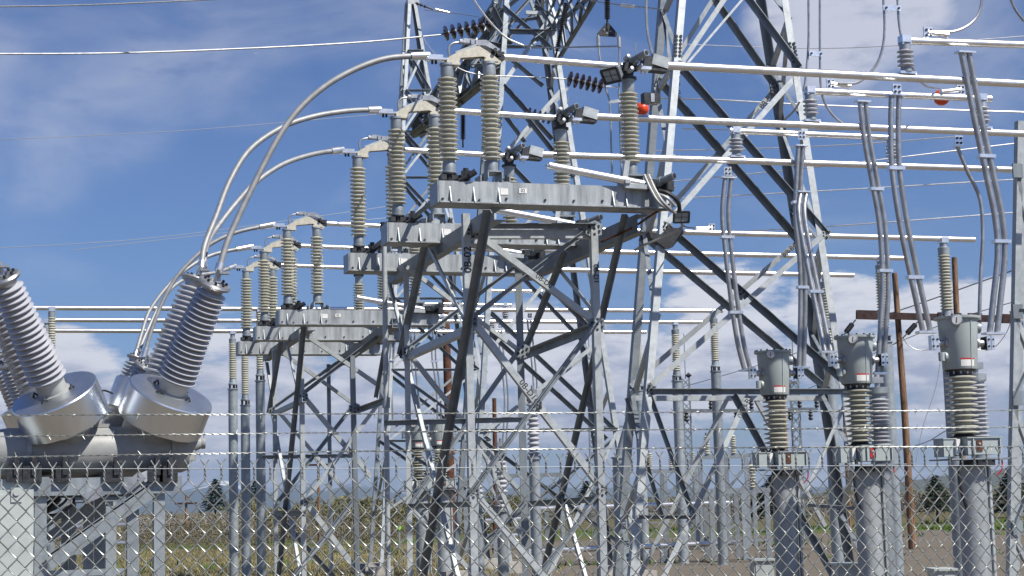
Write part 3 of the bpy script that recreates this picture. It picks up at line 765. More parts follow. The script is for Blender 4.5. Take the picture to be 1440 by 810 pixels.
# longitudinal beams under the switch bases
def chan(root, a, b, wpx, name='cross_beam'):
    k = wpx * mpp((a + b) / 2)
    d = (b - a).normalized(); n = NS
    return MB().bar(a, b, .012, k).bar(a + U * .06 + Z * (k / 2 - .008), b + U * .06 + Z * (k / 2 - .008), .12, .012).bar(a + U * .06 - Z * (k / 2 - .008), b + U * .06 - Z * (k / 2 - .008), .12, .012).build(name, GALV2, root, 0)
chan(S1, PS(694, 300, sL + .08), PS(546, 392, sL + .08), 19)
chan(S1, PS(896, 314, sR + .1), PS(738, 384, sR + .1), 24)
for (a, b) in (((690, 306), (548, 388)), ):
    mem(S1, PS(a[0], a[1] + 14, sL + .5), PS(b[0], b[1] + 6, sL + .5), 10, 'd', NS, GALV2, 'cross_beam')
ST = [  # photo line, width, kind, plane
 (690, 297, 598, 812, 13, 'd', 'L'), (602, 342, 566, 500, 11, 'd', 'L'), (566, 497, 641, 812, 10, 'l', 'L'), (602, 348, 652, 450, 8, 'l', 'L'), (545, 396, 566, 480, 8, 'l', 'L'),
 (656, 462, 566, 503, 13, 'l', 'L'), (838, 461, 731, 503, 14, 'd', 'R'), (882, 303, 845, 465, 10, 'd', 'R'), (840, 496, 768, 800, 9, 'd', 'R'), (780, 372, 836, 440, 8, 'l', 'R'),
 (789, 700, 822, 815, 9, 'l', 'R'), (796, 357, 735, 505, 9, 'd', 'R'),
 (657, 452, 834, 317, 9, 'd', 'F'), (678, 333, 838, 452, 11, 'l', 'F'), (663, 447, 846, 684, 12, 'l', 'F'), (838, 455, 661, 695, 10, 'd', 'F'),
 (666, 690, 766, 812, 11, 'l', 'F'), (846, 690, 758, 812, 10, 'd', 'F'), (662, 318, 838, 318, 9, 'd', 'F'), (664, 329, 836, 329, 15, 'l', 'F'),
 (572, 375, 733, 494, 7, 'l', 'B'), (574, 489, 742, 362, 7, 'd', 'B'), (575, 496, 738, 700, 8, 'l', 'B'), (733, 488, 576, 712, 9, 'd', 'B'),
 (540, 595, 736, 590, 9, 'd', 'B'), (577, 712, 662, 709, 9, 'd', 'L'), (740, 709, 842, 702, 10, 'd', 'R'), (578, 715, 660, 800, 8, 'l', 'B'), (742, 700, 660, 800, 9, 'd', 'B')]
def plane(code, px, py, pl):
    return PW(px, py, pl[code]) if code in 'FB' else PS(px, py, pl[code])
pl1 = {'F': wF + .03, 'B': wB - .03, 'L': sL, 'R': sR}
S1M = []
for i, (x0, y0, x1, y1, w, k, c) in enumerate(ST):
    pl = dict(pl1); pl[c] += .018 * ((i * 7) % 5 - 2)
    o = mem(S1, plane(c, x0, y0, pl), plane(c, x1, y1, pl), w, k, NF if c in 'FB' else NS, GALVP if k == 'l' else GALV2)  # lit tone for 'l' braces, shaded tone for 'd' braces
def gusset(root, code, px, py, sz, pl, name='gusset_plate'):
    c = plane(code, px, py, pl); n = (NF if code in 'FB' else NS); a = U if code in 'FB' else W; k = sz * mpp(c) / 2
    c = c + n * .02
    g_ = MB().plate([c - a * k - Z * k * .6, c - a * k * .3 - Z * k, c + a * k - Z * k * .7, c + a * k + Z * k * .6, c + a * k * .2 + Z * k, c - a * k + Z * k * .5], .010, n).build(name, GALV2, root, 0)
    mb = MB()
    for x_, z_ in ((-.6, -.3), (-.55, .2), (.05, -.65), (.1, .6), (.65, -.3), (.6, .3), (.05, 0)): mb.lathe([(.016, 0), (.016, .016)], 6, c + a * k * x_ + Z * k * z_, n)
    mb.build('bolts', DARK, g_, 0, kind='stuff')
for c, x, y, z_ in (('F', 660, 452, 22), ('F', 838, 456, 24), ('F', 664, 693, 20), ('F', 845, 690, 20), ('F', 834, 322, 24), ('F', 664, 326, 22), ('B', 574, 493, 18), ('B', 734, 494, 22), ('F', 754, 570, 16), ('R', 842, 476, 22), ('L', 566, 496, 18)):
    gusset(S1, c, x, y, z_, pl1)
p = PW(658, 365, wF) + NF * .006; text('0B-02', p, Z, -U, .125, INK, S1)
p = PW(838, 385, wF) + NF * .006; text('0B-D1', p, -Z, U, .085, INK, S1)
a = PW(663, 447, wF); b = PW(846, 684, wF); d = (b - a).normalized(); p = PW(744, 552, wF + .03 - .06) + NF * .02; text('0B-D1C', p, d, -(d.cross(NF)), .10, INK, S1)
a = PW(678, 333, wF); b = PW(838, 452, wF); d = (b - a).normalized(); p = PW(763, 396, wF) + NF * .05; text('0B-D0', p, d, -(d.cross(NF)), .085, INK, S1)
# operating shaft at the rear left corner
a = PW(540, 315, 4.15); g = to_ground(a, PW(546, 810, 4.15))
t = thing('operating_shaft', 'straight vertical steel shaft left of the front stand', 'shaft', g)
MB().tube([a, g], .034, 12).build('shaft', GALVP, t); MB().lathe([(.05, 0), (.05, .12)], 12, a - Z * .1).build('coupling', DARK, t)
MB().lathe([(.05, 0), (.05, .10)], 12, a.lerp(g, .45)).build('coupling', GALV, t)

S2 = thing('lattice_switch_stand', 'smaller looking rear lattice stand on the left, carrying three switches', 'steel stand', SW(.9, 11.6), 'lattice switch stands')
w2F, w2B = WP[3] + .85, WP[3] + 3.45
fa2, fg2 = leg(S2, (424, 463), (428, 810), w2F, 8); leg(S2, (496, 500), (503, 810), w2F, 8.5, 'l', GALV2); leg(S2, (386, 492), (389, 810), w2B, 7); leg(S2, (462, 512), (466, 810), w2B, 7, 'r', GALV2)
sL2 = sw_of(fa2)[0] - .02; sR2 = sw_of(PW(500, 600, w2F))[0] + .1
pl2 = {'F': w2F + .03, 'B': w2B - .03, 'L': sL2, 'R': sR2}
chan(S2, PS(433, 459, sL2 + .06), PS(370, 503, sL2 + .06), 11); chan(S2, PS(552, 454, sR2 + .3), PS(476, 508, sR2 + .3), 13)
for i, (x0, y0, x1, y1, w, k, c) in enumerate([
 (430, 458, 394, 812, 8, 'd', 'L'), (397, 482, 380, 582, 7, 'd', 'L'), (381, 580, 421, 812, 7, 'l', 'L'), (403, 487, 418, 552, 5, 'l', 'L'), (373, 508, 381, 558, 6, 'l', 'L'), (425, 562, 382, 582, 8, 'l', 'L'),
 (548, 562, 497, 580, 9, 'd', 'R'), (546, 470, 530, 560, 6, 'd', 'R'), (432, 472, 532, 541, 7, 'l', 'F'), (425, 554, 530, 474, 7, 'd', 'F'), (390, 490, 498, 568, 6, 'l', 'B'), (388, 571, 484, 503, 6, 'd', 'B'),
 (428, 558, 522, 670, 8, 'l', 'F'), (532, 568, 430, 704, 7, 'l', 'F'), (497, 570, 392, 704, 7, 'd', 'B'), (388, 574, 500, 706, 6, 'l', 'B'), (368, 643, 497, 641, 7, 'd', 'B'),
 (430, 706, 510, 812, 9, 'l', 'F'), (500, 700, 412, 812, 8, 'd', 'F'), (388, 722, 470, 812, 7, 'd', 'B'), (388, 722, 430, 722, 10, 'd', 'L')]):
    pl = dict(pl2); pl[c] += .02 * ((i * 7) % 5 - 2)
    mem(S2, plane(c, x0, y0, pl), plane(c, x1, y1, pl), w, k, NF if c in 'FB' else NS, GALVP if k == 'l' else GALV2)  # same painted lit and shaded steel tones by kind
for c, x, y, z_ in (('F', 426, 558, 14), ('B', 384, 578, 13), ('F', 498, 574, 16), ('F', 428, 706, 13)): gusset(S2, c, x, y, z_, pl2)

# ------------------------------------------------------------------ lattice towers
def lerp1(t, y): return t[0] + (t[1] - t[0]) * y / 810
class Tower:
    """four tapering legs: photo x of each leg at photo y 0 and 810, near and far face distances along w"""
    def __init__(s, root, legs, wc, h0, h1, ytop=-260):
        s.r = root; s.l = legs; s.wc = wc; s.h = (h0, h1); s.yt = ytop
    def w(s, y, far): k = lerp1(s.h, y); return s.wc + (k if far else -k)
    def pt(s, px, y, far): return PW(px, y, s.w(y, far))
    def leg(s, name, y): return s.pt(lerp1(s.l[name], y), y, name[0] == 'F')
    def build_legs(s, wpx, mats, kinds):
        for nme in ('NL', 'NR', 'FL', 'FR'):
            a = s.leg(nme, s.yt); b = s.leg(nme, 810); g = to_ground(a, b)
            mem(s.r, a, g, wpx, kinds[nme], NF, mats[nme], 'leg')
            MB().box((g.x, g.y, .12), (.5, .5, .3), (U, W, Z)).build('footing', CONC, s.r)
    def m(s, x0, y0, x1, y1, wpx, k='l', far=False, mat_=None):
        off = NF * random.uniform(-.02, .05)
        mem(s.r, s.pt(x0, y0, far) + off, s.pt(x1, y1, far) + off, wpx, k, NF, mat_ or (GALVP if k == 'l' else GALV2))
    def zig(s, side, ys, wpx, first=0):
        for i, (a, b) in enumerate(zip(ys, ys[1:])):
            n0, n1 = (('N', 'F') if (i + first) % 2 == 0 else ('F', 'N'))
            mem(s.r, s.leg(n0 + side, a), s.leg(n1 + side, b), wpx, 'l' if (i + first) % 2 == 0 else 'd', NS, GALVP if (i + first) % 2 == 0 else GALV2)  # lit and shaded tones alternate along the zigzag
CONC = mat('concrete', (.38, .36, .33), .9, 0, .2, .1, 5, .2, 40)
T2 = thing('lattice_tower', 'wide lattice tower right of centre whose long diagonals cross behind the tubes', 'lattice tower', SW(4.5, 7.2), 'lattice towers')
tw = Tower(T2, {'NL': (960, 891), 'NR': (1104, 1226), 'FL': (934, 870), 'FR': (1068, 1196)}, 7.2, .72, 1.75)
tw.build_legs(13, {'NL': GALVP, 'NR': GALVP, 'FL': GALV, 'FR': GALV2}, {'NL': 'l', 'NR': 'r', 'FL': 'l', 'FR': 'd'})
for a in [(925, 114, 1122, 340, 11, 'd', 1), (957, 96, 1160, 329, 11, 'd', 0), (1046, -4, 1121, 97, 10, 'd', 0), (1001, -4, 1088, 120, 10, 'd', 1), (1021, -4, 958, 90, 9, 'l', 0), (1004, -4, 928, 118, 8, 'l', 1),
          (1085, 132, 906, 332, 9, 'l', 1), (1122, 104, 934, 318, 10, 'l', 0), (938, 321, 1190, 540, 11, 'd', 0), (903, 333, 1166, 552, 10, 'd', 1), (1159, 328, 915, 541, 10, 'l', 0), (1124, 338, 886, 543, 9, 'l', 1),
          (914, 551, 1196, 551, 10, 'd', 0), (888, 560, 1164, 560, 9, 'l', 1), (1031, 556, 1172, 812, 10, 'd', 0), (1052, 556, 932, 812, 10, 'l', 0), (1023, 560, 898, 812, 8, 'l', 1), (1062, 560, 1160, 740, 7, 'l', 1),
          (897, 727, 976, 727, 7, 'd', 0), (960, 96, 1046, -4, 4, 'l', 0), (1133, 710, 1214, 716, 6, 'd', 0), (1196, 552, 1130, 700, 7, 'l', 0), (912, 552, 975, 727, 7, 'd', 0), (880, 560, 930, 727, 6, 'd', 1)]:
    tw.m(*a)
tw.zig('L', [-60, 15, 75, 125, 215, 330, 440, 550, 640, 727, 812], 8)
tw.zig('R', [-40, 22, 95, 168, 300, 340, 400, 470, 552, 640, 720, 800], 8, 1)
tw.zig('L', [15, 125, 330, 440, 552], 6, 1); tw.zig('R', [22, 168, 330, 470, 552], 6)
for px, y, far in ((957, 94, 0), (928, 116, 1), (1121, 100, 0), (1087, 124, 1), (936, 320, 0), (905, 333, 1), (1160, 329, 0), (1123, 340, 1), (1030, 437, 1), (1040, 414, 0), (914, 548, 0), (1196, 548, 0)):
    c = tw.pt(px, y, far) + NF * .035; k = 9 * mpp(c)
    g_ = MB().plate([c - U * k - Z * k * .7, c + U * k * .3 - Z * k, c + U * k + Z * k * .5, c - U * k * .4 + Z * k], .01, NF).build('gusset_plate', GALV2, T2, 0)
    mb = MB()
    for x_, z_ in ((-.5, -.4), (.1, -.6), (0, 0), (.5, .3), (-.2, .6), (-.5, .1)): mb.lathe([(.018, 0), (.018, .018)], 6, c + U * k * x_ + Z * k * z_, NF)
    mb.build('bolts', DARK, g_, 0, kind='stuff')
for px0, y0, nn in ((953, 52, 6), (1112, 62, 6)):        # bolted leg splices
    mb = MB()
    for k in range(nn):
        for e in (-1, 1):
            c = tw.pt(px0 + e * 3 + (k * (1 if px0 > 1000 else -.3)), y0 + k * 5.4, 0) + NF * .02; mb.lathe([(.026, 0), (.026, .03)], 6, c, NF)
    mb.build('splice_bolts', DARK, T2, 0)
p = tw.pt(952, 124, 0) + NF * .02; text('0B-B2', p, Z, -U, .15, INK, T2)
a = tw.pt(1085, 132, 1); b = tw.pt(906, 332, 1); d = (a - b).normalized(); text('0B-B1C', tw.pt(1078, 141, 1) + NF * .07, d, -(d.cross(NF)), .13, INK, T2)
a = tw.pt(1124, 338, 1); b = tw.pt(886, 543, 1); d = (a - b).normalized(); text('0B-B1C', tw.pt(1110, 351, 1) + NF * .07, d, -(d.cross(NF)), .12, INK, T2)
a = tw.pt(1052, 556, 0); b = tw.pt(932, 812, 0); d = (a - b).normalized(); text('0B-B3', tw.pt(1047, 569, 0) + NF * .07, d, -(d.cross(NF)), .12, INK, T2)
# dark triangular bracket of the tower by the floodlight
c = tw.pt(945, 332, 0) + NF * .12; k = mpp(c)
MB().plate([c + U * (x - 945) * k + Z * (332 - y) * k for x, y in ((936, 322), (957, 322), (958, 330), (940, 350), (929, 351), (908, 336), (906, 328), (924, 332))], .14, NF).build('bracket', DARK, T2, 0)
MB().plate([c + U * (x - 945) * k + Z * (332 - y) * k - NF * .02 for x, y in ((930, 332), (937, 317), (946, 330))], .05, NF).build('bracket', DARK, T2, 0)

T1 = thing('lattice_tower', 'far lattice tower behind the nearest switch, with a boom reaching left and a crowded top', 'lattice tower', SW(4.6, 17), 'lattice towers')
t1 = Tower(T1, {'NL': (713, 664), 'NR': (772, 900), 'FL': (697, 640), 'FR': (757, 860)}, 17.0, .6, 1.7)
t1.build_legs(9, {'NL': GALV, 'NR': GALVP, 'FL': GALV2, 'FR': GALV2}, {'NL': 'l', 'NR': 'l', 'FL': 'l', 'FR': 'd'})
for a in [(716, 83, 762, 122, 6, 'd', 0), (707, 120, 776, 196, 7, 'd', 0), (706, 158, 738, 200, 6, 'd', 1), (740, 166, 806, 250, 7, 'd', 0), (775, 22, 707, 119, 7, 'l', 0), (792, 124, 712, 214, 7, 'l', 0), (798, 124, 735, 196, 5, 'l', 1),
          (740, 17, 810, 19, 6, 'l', 0), (716, 45, 782, 46, 8, 'd', 0), (720, 30, 790, 22, 5, 'd', 1), (700, 66, 790, 66, 5, 'd', 1), (706, 10, 775, 70, 6, 'd', 0), (776, -6, 700, 66, 6, 'd', 1), (745, -4, 770, 60, 5, 'l', 1), (752, 0, 780, 45, 5, 'd', 0),
          (701, 215, 812, 330, 7, 'd', 0), (808, 232, 694, 372, 6, 'l', 0), (700, 330, 836, 470, 7, 'd', 0), (690, 345, 818, 480, 6, 'd', 1), (822, 330, 684, 500, 6, 'l', 0), (690, 440, 866, 606, 7, 'd', 0), (680, 462, 852, 618, 7, 'd', 1), (846, 478, 672, 616, 7, 'l', 0), (836, 490, 664, 625, 6, 'l', 1),
          (676, 606, 868, 604, 6, 'd', 0), (670, 612, 760, 812, 7, 'l', 0), (868, 606, 770, 812, 7, 'l', 0), (672, 615, 880, 770, 6, 'd', 0), (866, 615, 668, 770, 6, 'd', 1)]:
    t1.m(*a)
t1.zig('L', [-40, 20, 66, 120, 190, 260, 340, 430, 520, 606, 700, 800], 5); t1.zig('R', [-40, 20, 66, 124, 190, 250, 330, 400, 478, 540, 606, 700, 800], 5, 1)
t1.zig('L', [20, 66, 120, 190, 260], 5, 1); t1.zig('R', [-40, 20, 66, 124, 190, 250], 5)
# boom of the tower: a four chord box running left and away to a tip
BT = PW(584, 186, 23.0)
roots = [t1.leg('NL', 8), t1.leg('FL', 4), t1.leg('NL', 96), t1.leg('FL', 104)]
ends_ = [BT + Z * .12 + U * .1, BT + Z * .12 - U * .1, BT - Z * .1 + U * .1, BT - Z * .1 - U * .1]
for a, b in zip(roots, ends_): mem(T1, a, b, 11, 'd', NF, GALV2, 'boom_chord')
nb = 9
for i in range(nb):
    t0, t_ = i / nb, (i + 1) / nb
    Pn = [a.lerp(b, t0) for a, b in zip(roots, ends_)]; Qn = [a.lerp(b, t_) for a, b in zip(roots, ends_)]
    for (u_, v_) in ((0, 2), (1, 3), (0, 1), (2, 3)):
        if i % 2: u_, v_ = v_, u_
        mem(T1, Pn[u_], Qn[v_], 6.5, 'd' if (u_ + i) % 2 else 'l', NF, GALV if i % 2 else GALV2, 'boom_lacing')
for (a, b) in (((752, -10), (702, 46)), ((738, -10), (688, 30)), ((700, 46), (664, 92)), ((724, 22), (700, 66)), ((690, 12), (720, 60)), ((672, 60), (716, 64)), ((664, 92), (712, 88)), ((660, 66), (690, 110)), ((806, 18), (748, 60)), ((800, 40), (752, 8))):
    mem(T1, t1.pt(*a, 0) + NF * random.uniform(-.3, .1), t1.pt(*b, 0) + NF * random.uniform(-.3, .1), random.choice((6, 7.5, 9)), 'd', NF, GALV2, 'boom_strut')
# right hand boom towards the wires
BT2 = PW(842, -14, 12.5); roots = [t1.leg('NR', -10), t1.leg('NR', 80), t1.leg('FR', 50)]
for a in roots: mem(T1, a, BT2, 8, 'd', NF, GALV2, 'boom_chord')
for i in range(5):
    a, b, c = (r_.lerp(BT2, i / 5.5) for r_ in roots); a2, b2, c2 = (r_.lerp(BT2, (i + 1) / 5.5) for r_ in roots)
    mem(T1, a, b2, 4.5, 'l', NF, GALV, 'boom_lacing'); mem(T1, b, c2, 4.5, 'd', NF, GALV2, 'boom_lacing'); mem(T1, c, a2, 4, 'd', NF, GALV2, 'boom_lacing')
t1.m(848, 480, 863, 578, 8, 'l', 0)

SPI = thing('lattice_mast', 'narrow pointed lattice mast at top left of the front switches', 'lattice mast', SW(2.0, 25))
sp_ = Tower(SPI, {'NL': (576.5, 536), 'NR': (583, 722), 'FL': (573, 520), 'FR': (580, 690)}, 24.5, .10, 1.5, ytop=4)
sp_.build_legs(6, {'NL': GALVP, 'NR': GALVP, 'FL': GALV, 'FR': GALV2}, {'NL': 'l', 'NR': 'r', 'FL': 'l', 'FR': 'd'})
ys = [72, 128, 185, 250, 330, 420, 520, 620, 720]
for y0, y1 in zip(ys, ys[1:]):
    for far in (0, 1):
        c = 'F' if far else 'N'
        sp_.m(lerp1(sp_.l[c + 'L'], y0), y0, lerp1(sp_.l[c + 'R'], y1), y1, 5, 'd', far); sp_.m(lerp1(sp_.l[c + 'R'], y0), y0, lerp1(sp_.l[c + 'L'], y1), y1, 4, 'l', far)
    sp_.m(lerp1(sp_.l['NL'], y0), y0, lerp1(sp_.l['NR'], y0), y0, 4, 'd', 0)
sp_.zig('R', ys, 4); sp_.zig('L', ys, 4, 1)
MB().box(PW(580, 4, 24.5), (.30, .22, .12), (U, W, Z)).build('peak_plate', GALVP, SPI)

# lattice leg at the right edge of the picture
T3 = thing('lattice_column', 'pale lattice column cut by the right edge of the picture', 'lattice column', SW(11.6, 3.6))
wa = 3.2
for i, (x0, x1, w_) in enumerate(((1436, 1424, wa), (1476, 1496, wa), (1440, 1430, wa + .8), (1478, 1500, wa + .8))):
    a = PW(x0, 170, w_); g = to_ground(a, PW(x1, 800, w_)); mem(T3, a, g, 12, 'l', NF, GALVP if i % 2 == 0 else GALV, 'leg')
for (x0, y0, x1, y1, k, w_) in ((1432, 250, 1478, 440, 'l', wa), (1426, 436, 1486, 590, 'l', wa), (1484, 440, 1426, 560, 'd', wa), (1426, 568, 1490, 745, 'l', wa), (1490, 590, 1424, 745, 'd', wa), (1422, 742, 1496, 900, 'l', wa), (1432, 438, 1484, 438, 'd', wa), (1426, 600, 1488, 600, 'd', wa + .8)):
    mem(T3, PW(x0, y0, w_), PW(x1, y1, w_), 9, k, NF, GALVP if k == 'l' else GALV2)
for y in (240, 438, 560, 742): MB().box(PW(1431, y, wa - .02), (.16, .03, .2), (U, W, Z)).build('gusset_plate', GALV2, T3)

# ------------------------------------------------------------------ instrument transformers on pedestals (built in their own frame, z from the ground)
ct_p = PW(1349, 500, WP[0]); ct_c = Vector((ct_p.x, ct_p.y, 0)); sct, wct = sw_of(ct_c)
def c1(px, py, dy=0.0):
    p = PW(px, py, wct + dy); s, w_ = sw_of(p); return Vector((s - sct, w_ - wct, p.z))
zt = c1(1349, 446).z; zb_ = c1(1351, 520).z; zi = c1(1352, 527).z; zj = c1(1356, 612).z; zx = c1(1360, 617).z; zy = c1(1362, 640).z; zpl = c1(1362, 646).z; zpd = c1(1362, 656).z
ct = thing('instrument_transformer', '', 'transformer', (0, 0, 0), 'instrument transformers on pedestals', local=True)
hd = MB().lathe([(.192, zb_), (.200, zb_ + .015), (.232, zt - .03)], 36, cap=True).build('head_tank', PAINT, ct)
MB().lathe([(.265, zt - .03), (.268, zt - .02), (.268, zt), (.20, zt + .012), (.0, zt + .014)], 36).build('lid', PAINT, hd)
mb = MB()
for k in range(16): mb.lathe([(.014, 0), (.014, .022)], 6, (.248 * math.cos(k * PI / 8), .248 * math.sin(k * PI / 8), zt - .002))
mb.build('lid_bolts', DARK, hd, 0)
MB().lathe([(.010, 0), (.010, .62)], 5, (.03, -.196, zb_ + .01), (.005, -.06, 1)).build('weld_seam', PAINT, hd)
gz = zt - .06
MB().lathe([(.058, 0), (.066, .02), (.066, .05), (.055, .055)], 20, (-.125, -.187, gz), (-.55, -.83, 0)).build('gauge_case', GALV, hd)
MB().lathe([(.052, 0), (.052, .004)], 20, (-.1565, -.2345, gz), (-.55, -.83, 0)).build('gauge_face', WHITE, hd)
MB().bar((-.160, -.240, gz - .03), (-.155, -.243, gz + .035), .006, .003, Y_).build('gauge_needle', INK, hd)
MB().lathe([(.058, 0), (.066, .02), (.066, .05), (.055, .055)], 18, (.215, -.03, zt - .13), (1, -.1, 0)).build('gauge_case', GALV, hd)
def wrapped(r, a0, a1, z0, z1, n=8):                     # a label bent round the tank
    vs = []; 
    for k in range(n + 1):
        g = a0 + (a1 - a0) * k / n
        for z_ in (z0, z1):
            rr = r(z_); vs.append((math.cos(g) * rr, math.sin(g) * rr, z_))
    return MB().add(vs, [(2 * k, 2 * k + 2, 2 * k + 3, 2 * k + 1) for k in range(n)])
rt = lambda z_: .197 + (.232 - .197) * (z_ - zb_) / (zt - zb_) + .004
wrapped(rt, R_(-118), R_(-70), zb_ + .03, zb_ + .105).build('label', WHITE, hd)
wrapped(rt, R_(-119), R_(-69), zb_ + .107, zb_ + .124).build('label_stripe', RED, hd)
MB().lathe([(.135, zi - .02), (.135, zi + .01), (.165, zb_ - .02), (.18, zb_ - .001)], 24).build('neck', DARK, ct)
mb = MB()
for k in range(12): mb.lathe([(.011, 0), (.011, .03)], 6, (.155 * math.cos(k * PI / 6), .155 * math.sin(k * PI / 6), zi + .005))
mb.build('neck_bolts', ALUD, ct, 0)
MB().lathe([(r, z + zj) for r, z in sheds(zi - zj, .098, .182, 11)], 30).build('insulator', PORC, ct, 40)
MB().lathe([(.175, zx), (.17, zx + .02), (.12, zj - .01), (.10, zj + .02)], 24).build('insulator_foot', DARK, ct)
bx0, bx1 = -.06 - .02, .36
bc = .12
MB().box((bc, 0, (zx + zy) / 2), (.44, .46, zx - zy)).box((bc, -.005, zx + .004), (.47, .49, .012)).build('base_box', PAINT, ct)
for xx in (-.155, .20): MB().box((bc + xx, -.24, (zx + zy) / 2), (.012, .03, zx - zy - .02)).build('box_frame', PAINTL, ct)
MB().box((bc - .07, -.2385, (zx + zy) / 2 + .005), (.075, .006, .125)).build('warning_label', RED, ct)
MB().lathe([(.012, 0), (.012, .008)], 8, (bc - .07, -.242, (zx + zy) / 2 + .03), (0, -1, 0)).build('label_mark', WHITE, ct)
MB().box((-.25, .02, (zx + zy) / 2 - .01), (.16, .22, .20)).box((-.25, .02, (zx + zy) / 2 + .095), (.18, .24, .012)).build('junction_box', PAINT, ct)
MB().box((-.16, -.08, (zx + zy) / 2), (.05, .10, .18)).build('junction_cover', WHITE, ct)
MB().box((.10, 0, zpl), (.86, .50, .016)).build('base_plate', GALV2, ct)
MB().box((.10, -.10, zpl - .05), (.30, .26, .07)).box((.04, -.22, zpl - .05), (.05, .05, .06)).box((.17, -.22, zpl - .05), (.05, .05, .06)).build('mounting_clamp', DARK, ct)
MB().lathe([(.165, 0), (.165, zpl - .08)], 28, (.10, .05, 0)).lathe([(.25, zpl - .085), (.25, zpl - .07)], 28, (.10, .05, 0)).build('pedestal', GALVP, ct)
MB().box((.27, -.05, 1.0), (.03, .05, 2.0)).build('conduit', GALVP, ct)
MB().tube(spline([(-.15, -.16, zy + .02), (-.17, -.18, zy - .1), (-.21, -.2, zy - .22), (-.20, -.2, zy - .40), (-.14, -.2, zy - .62)], 6), .022, 8).build('cable', BLACK, ct)
MB().tube(spline([(.36, -.2, zpl - .02), (.34, -.22, zpl - .12), (.28, -.2, zpl - .2)], 6), .009, 6).build('red_cable', RED, ct)
# side terminals
ztm = c1(1310, 483).z
for sg, nm in ((-1, 'terminal'), (1, 'terminal')):
    tm = MB().lathe([(.07, 0), (.07, .02), (.04, .03), (.045, .10), (.03, .11)], 14, (sg * .205, -.03, ztm), (sg, 0, 0)).build('terminal', ALUD, ct)
    MB().box((sg * .345, -.03, ztm), (.07, .10, .15)).build('terminal_block', DARK, tm)
    MB().box((sg * .385, -.05, ztm + .005), (.02, .12, .17)).box((sg * .37, -.095, ztm), (.10, .014, .16)).build('four_hole_pad', ALU, tm)
    mb = MB()
    for a in (-1, 1):
        for b in (-1, 1): mb.lathe([(.013, 0), (.013, .012)], 6, (sg * .37 + a * .027, -.102, ztm + b * .04), (0, -1, 0))
    mb.build('pad_bolts', DARK, tm, 0)
MB().lathe([(.055, 0), (.055, .03), (.03, .04), (.03, .08)], 12, (-.215, -.06, ztm - .16), (-1, 0, 0)).lathe([(.04, -.05), (.04, .05)], 10, (-.27, -.06, ztm - .16)).build('valve', PAINT, ct)
CTL = ['nearest and largest instrument transformer, at right before the timber crossarm', 'middle sized instrument transformer beside the leaning timber pole', 'third instrument transformer, its head before the wide tower horizontal brace',
       'far instrument transformer seen between the front stand legs, left one', 'far instrument transformer seen between the front stand legs, beside the brown pole']
ct.location = ct_c; ct.rotation_euler = (0, 0, AL); ct['label'] = CTL[0]
CT = [ct_c]
for i, (px, py, w_) in enumerate(((1204, 520, WP[1]), (1089, 540, WP[2]), (587, 620, 24.0), (617, 620, 22.6))):
    p = PW(px, py, w_); c = Vector((p.x, p.y, 0)); CT.append(c); dup(ct, c, AL, CTL[i + 1])
for r_ in [o for o in COL.objects if o.get('category') == 'transformer']:      # only the middle one keeps a bright new warning label
    for ch in kids(r_):
        if ch.name.startswith('warning_label') and r_['label'] != CTL[1]:
            ch.data = ch.data.copy(); ch.data.materials[0] = RUST
        elif ch.name.startswith('label_mark') and r_['label'] != CTL[1]:
            ch.data = ch.data.copy(); ch.data.materials[0] = PAINTL
def ctpt(i, v): return CT[i] + U * v[0] + W * v[1] + Z * v[2]

# post insulators standing behind two of them
def arrester(px, ytop, ybot, ypl, w_, rp, label, n=14):
    p = PW(px, ybot, w_); m = mpp(p); r = rp * m; z0 = p.z; z1 = PW(px, ytop, w_).z; zc = PW(px, ypl, w_).z
    t = thing('post_insulator', label, 'insulator', (p.x, p.y, 0), 'ribbed post insulators on pedestals')
    MB().lathe([(r * .85, 0), (r * .85, z0 - .08), (r * 1.1, z0 - .07), (r * 1.1, z0)], 20, (p.x, p.y, 0)).build('pedestal', GALV, t)
    MB().lathe([(a, b + z0) for a, b in sheds(z1 - z0, r * .66, r, n)], 24, (p.x, p.y, 0)).build('insulator', PORCL, t, 40)
    MB().lathe([(r * .72, z1), (r * .72, zc - .10), (r * .95, zc - .08), (r * .95, zc)], 20, (p.x, p.y, 0)).build('head', GALV, t)
    MB().tube([Vector((p.x, p.y, zc)), Vector((p.x, p.y, zc + .22))], .03, 10).box((p.x, p.y, zc + .1), (.16, .1, .08), (U, W, Z)).build('top_terminal', ALUD, t)
    return Vector((p.x, p.y, zc + .2))
arrester(1238, 560, 640, 545, WP[1] + .9, 16, 'ribbed post insulator standing right behind the middle instrument transformer')
arrester(1378, 540, 622, 526, WP[0] + .8, 15, 'ribbed post insulator half hidden behind the nearest instrument transformer')
for px, yt, lb in ((672, 640, 'low ribbed post insulator right of the bright front leg of the stand'), (706, 640, 'low ribbed post insulator in the middle of the front stand legs'), (751, 566, 'taller low ribbed post insulator beside the dark rear leg of the stand'), (870, 0, '')):
    if yt: arrester(px, yt, yt + 75, yt - 8, 16.0 if yt > 600 else 14.5, 9, lb, 11)
p = PW(870, 645, 12.5)
t = thing('round_pedestal', 'thick plain round column behind the right front leg of the stand', 'column', (p.x, p.y, 0)); MB().lathe([(.118, 0), (.118, p.z), (.145, p.z + .005), (.145, p.z + .03)], 22, (p.x, p.y, 0)).build('column', GALV, t)
MB().tube([Vector((p.x, p.y, p.z + .03)), PW(884, 592, 12.5)], .07, 14).build('inclined_drive', GALV2, t)

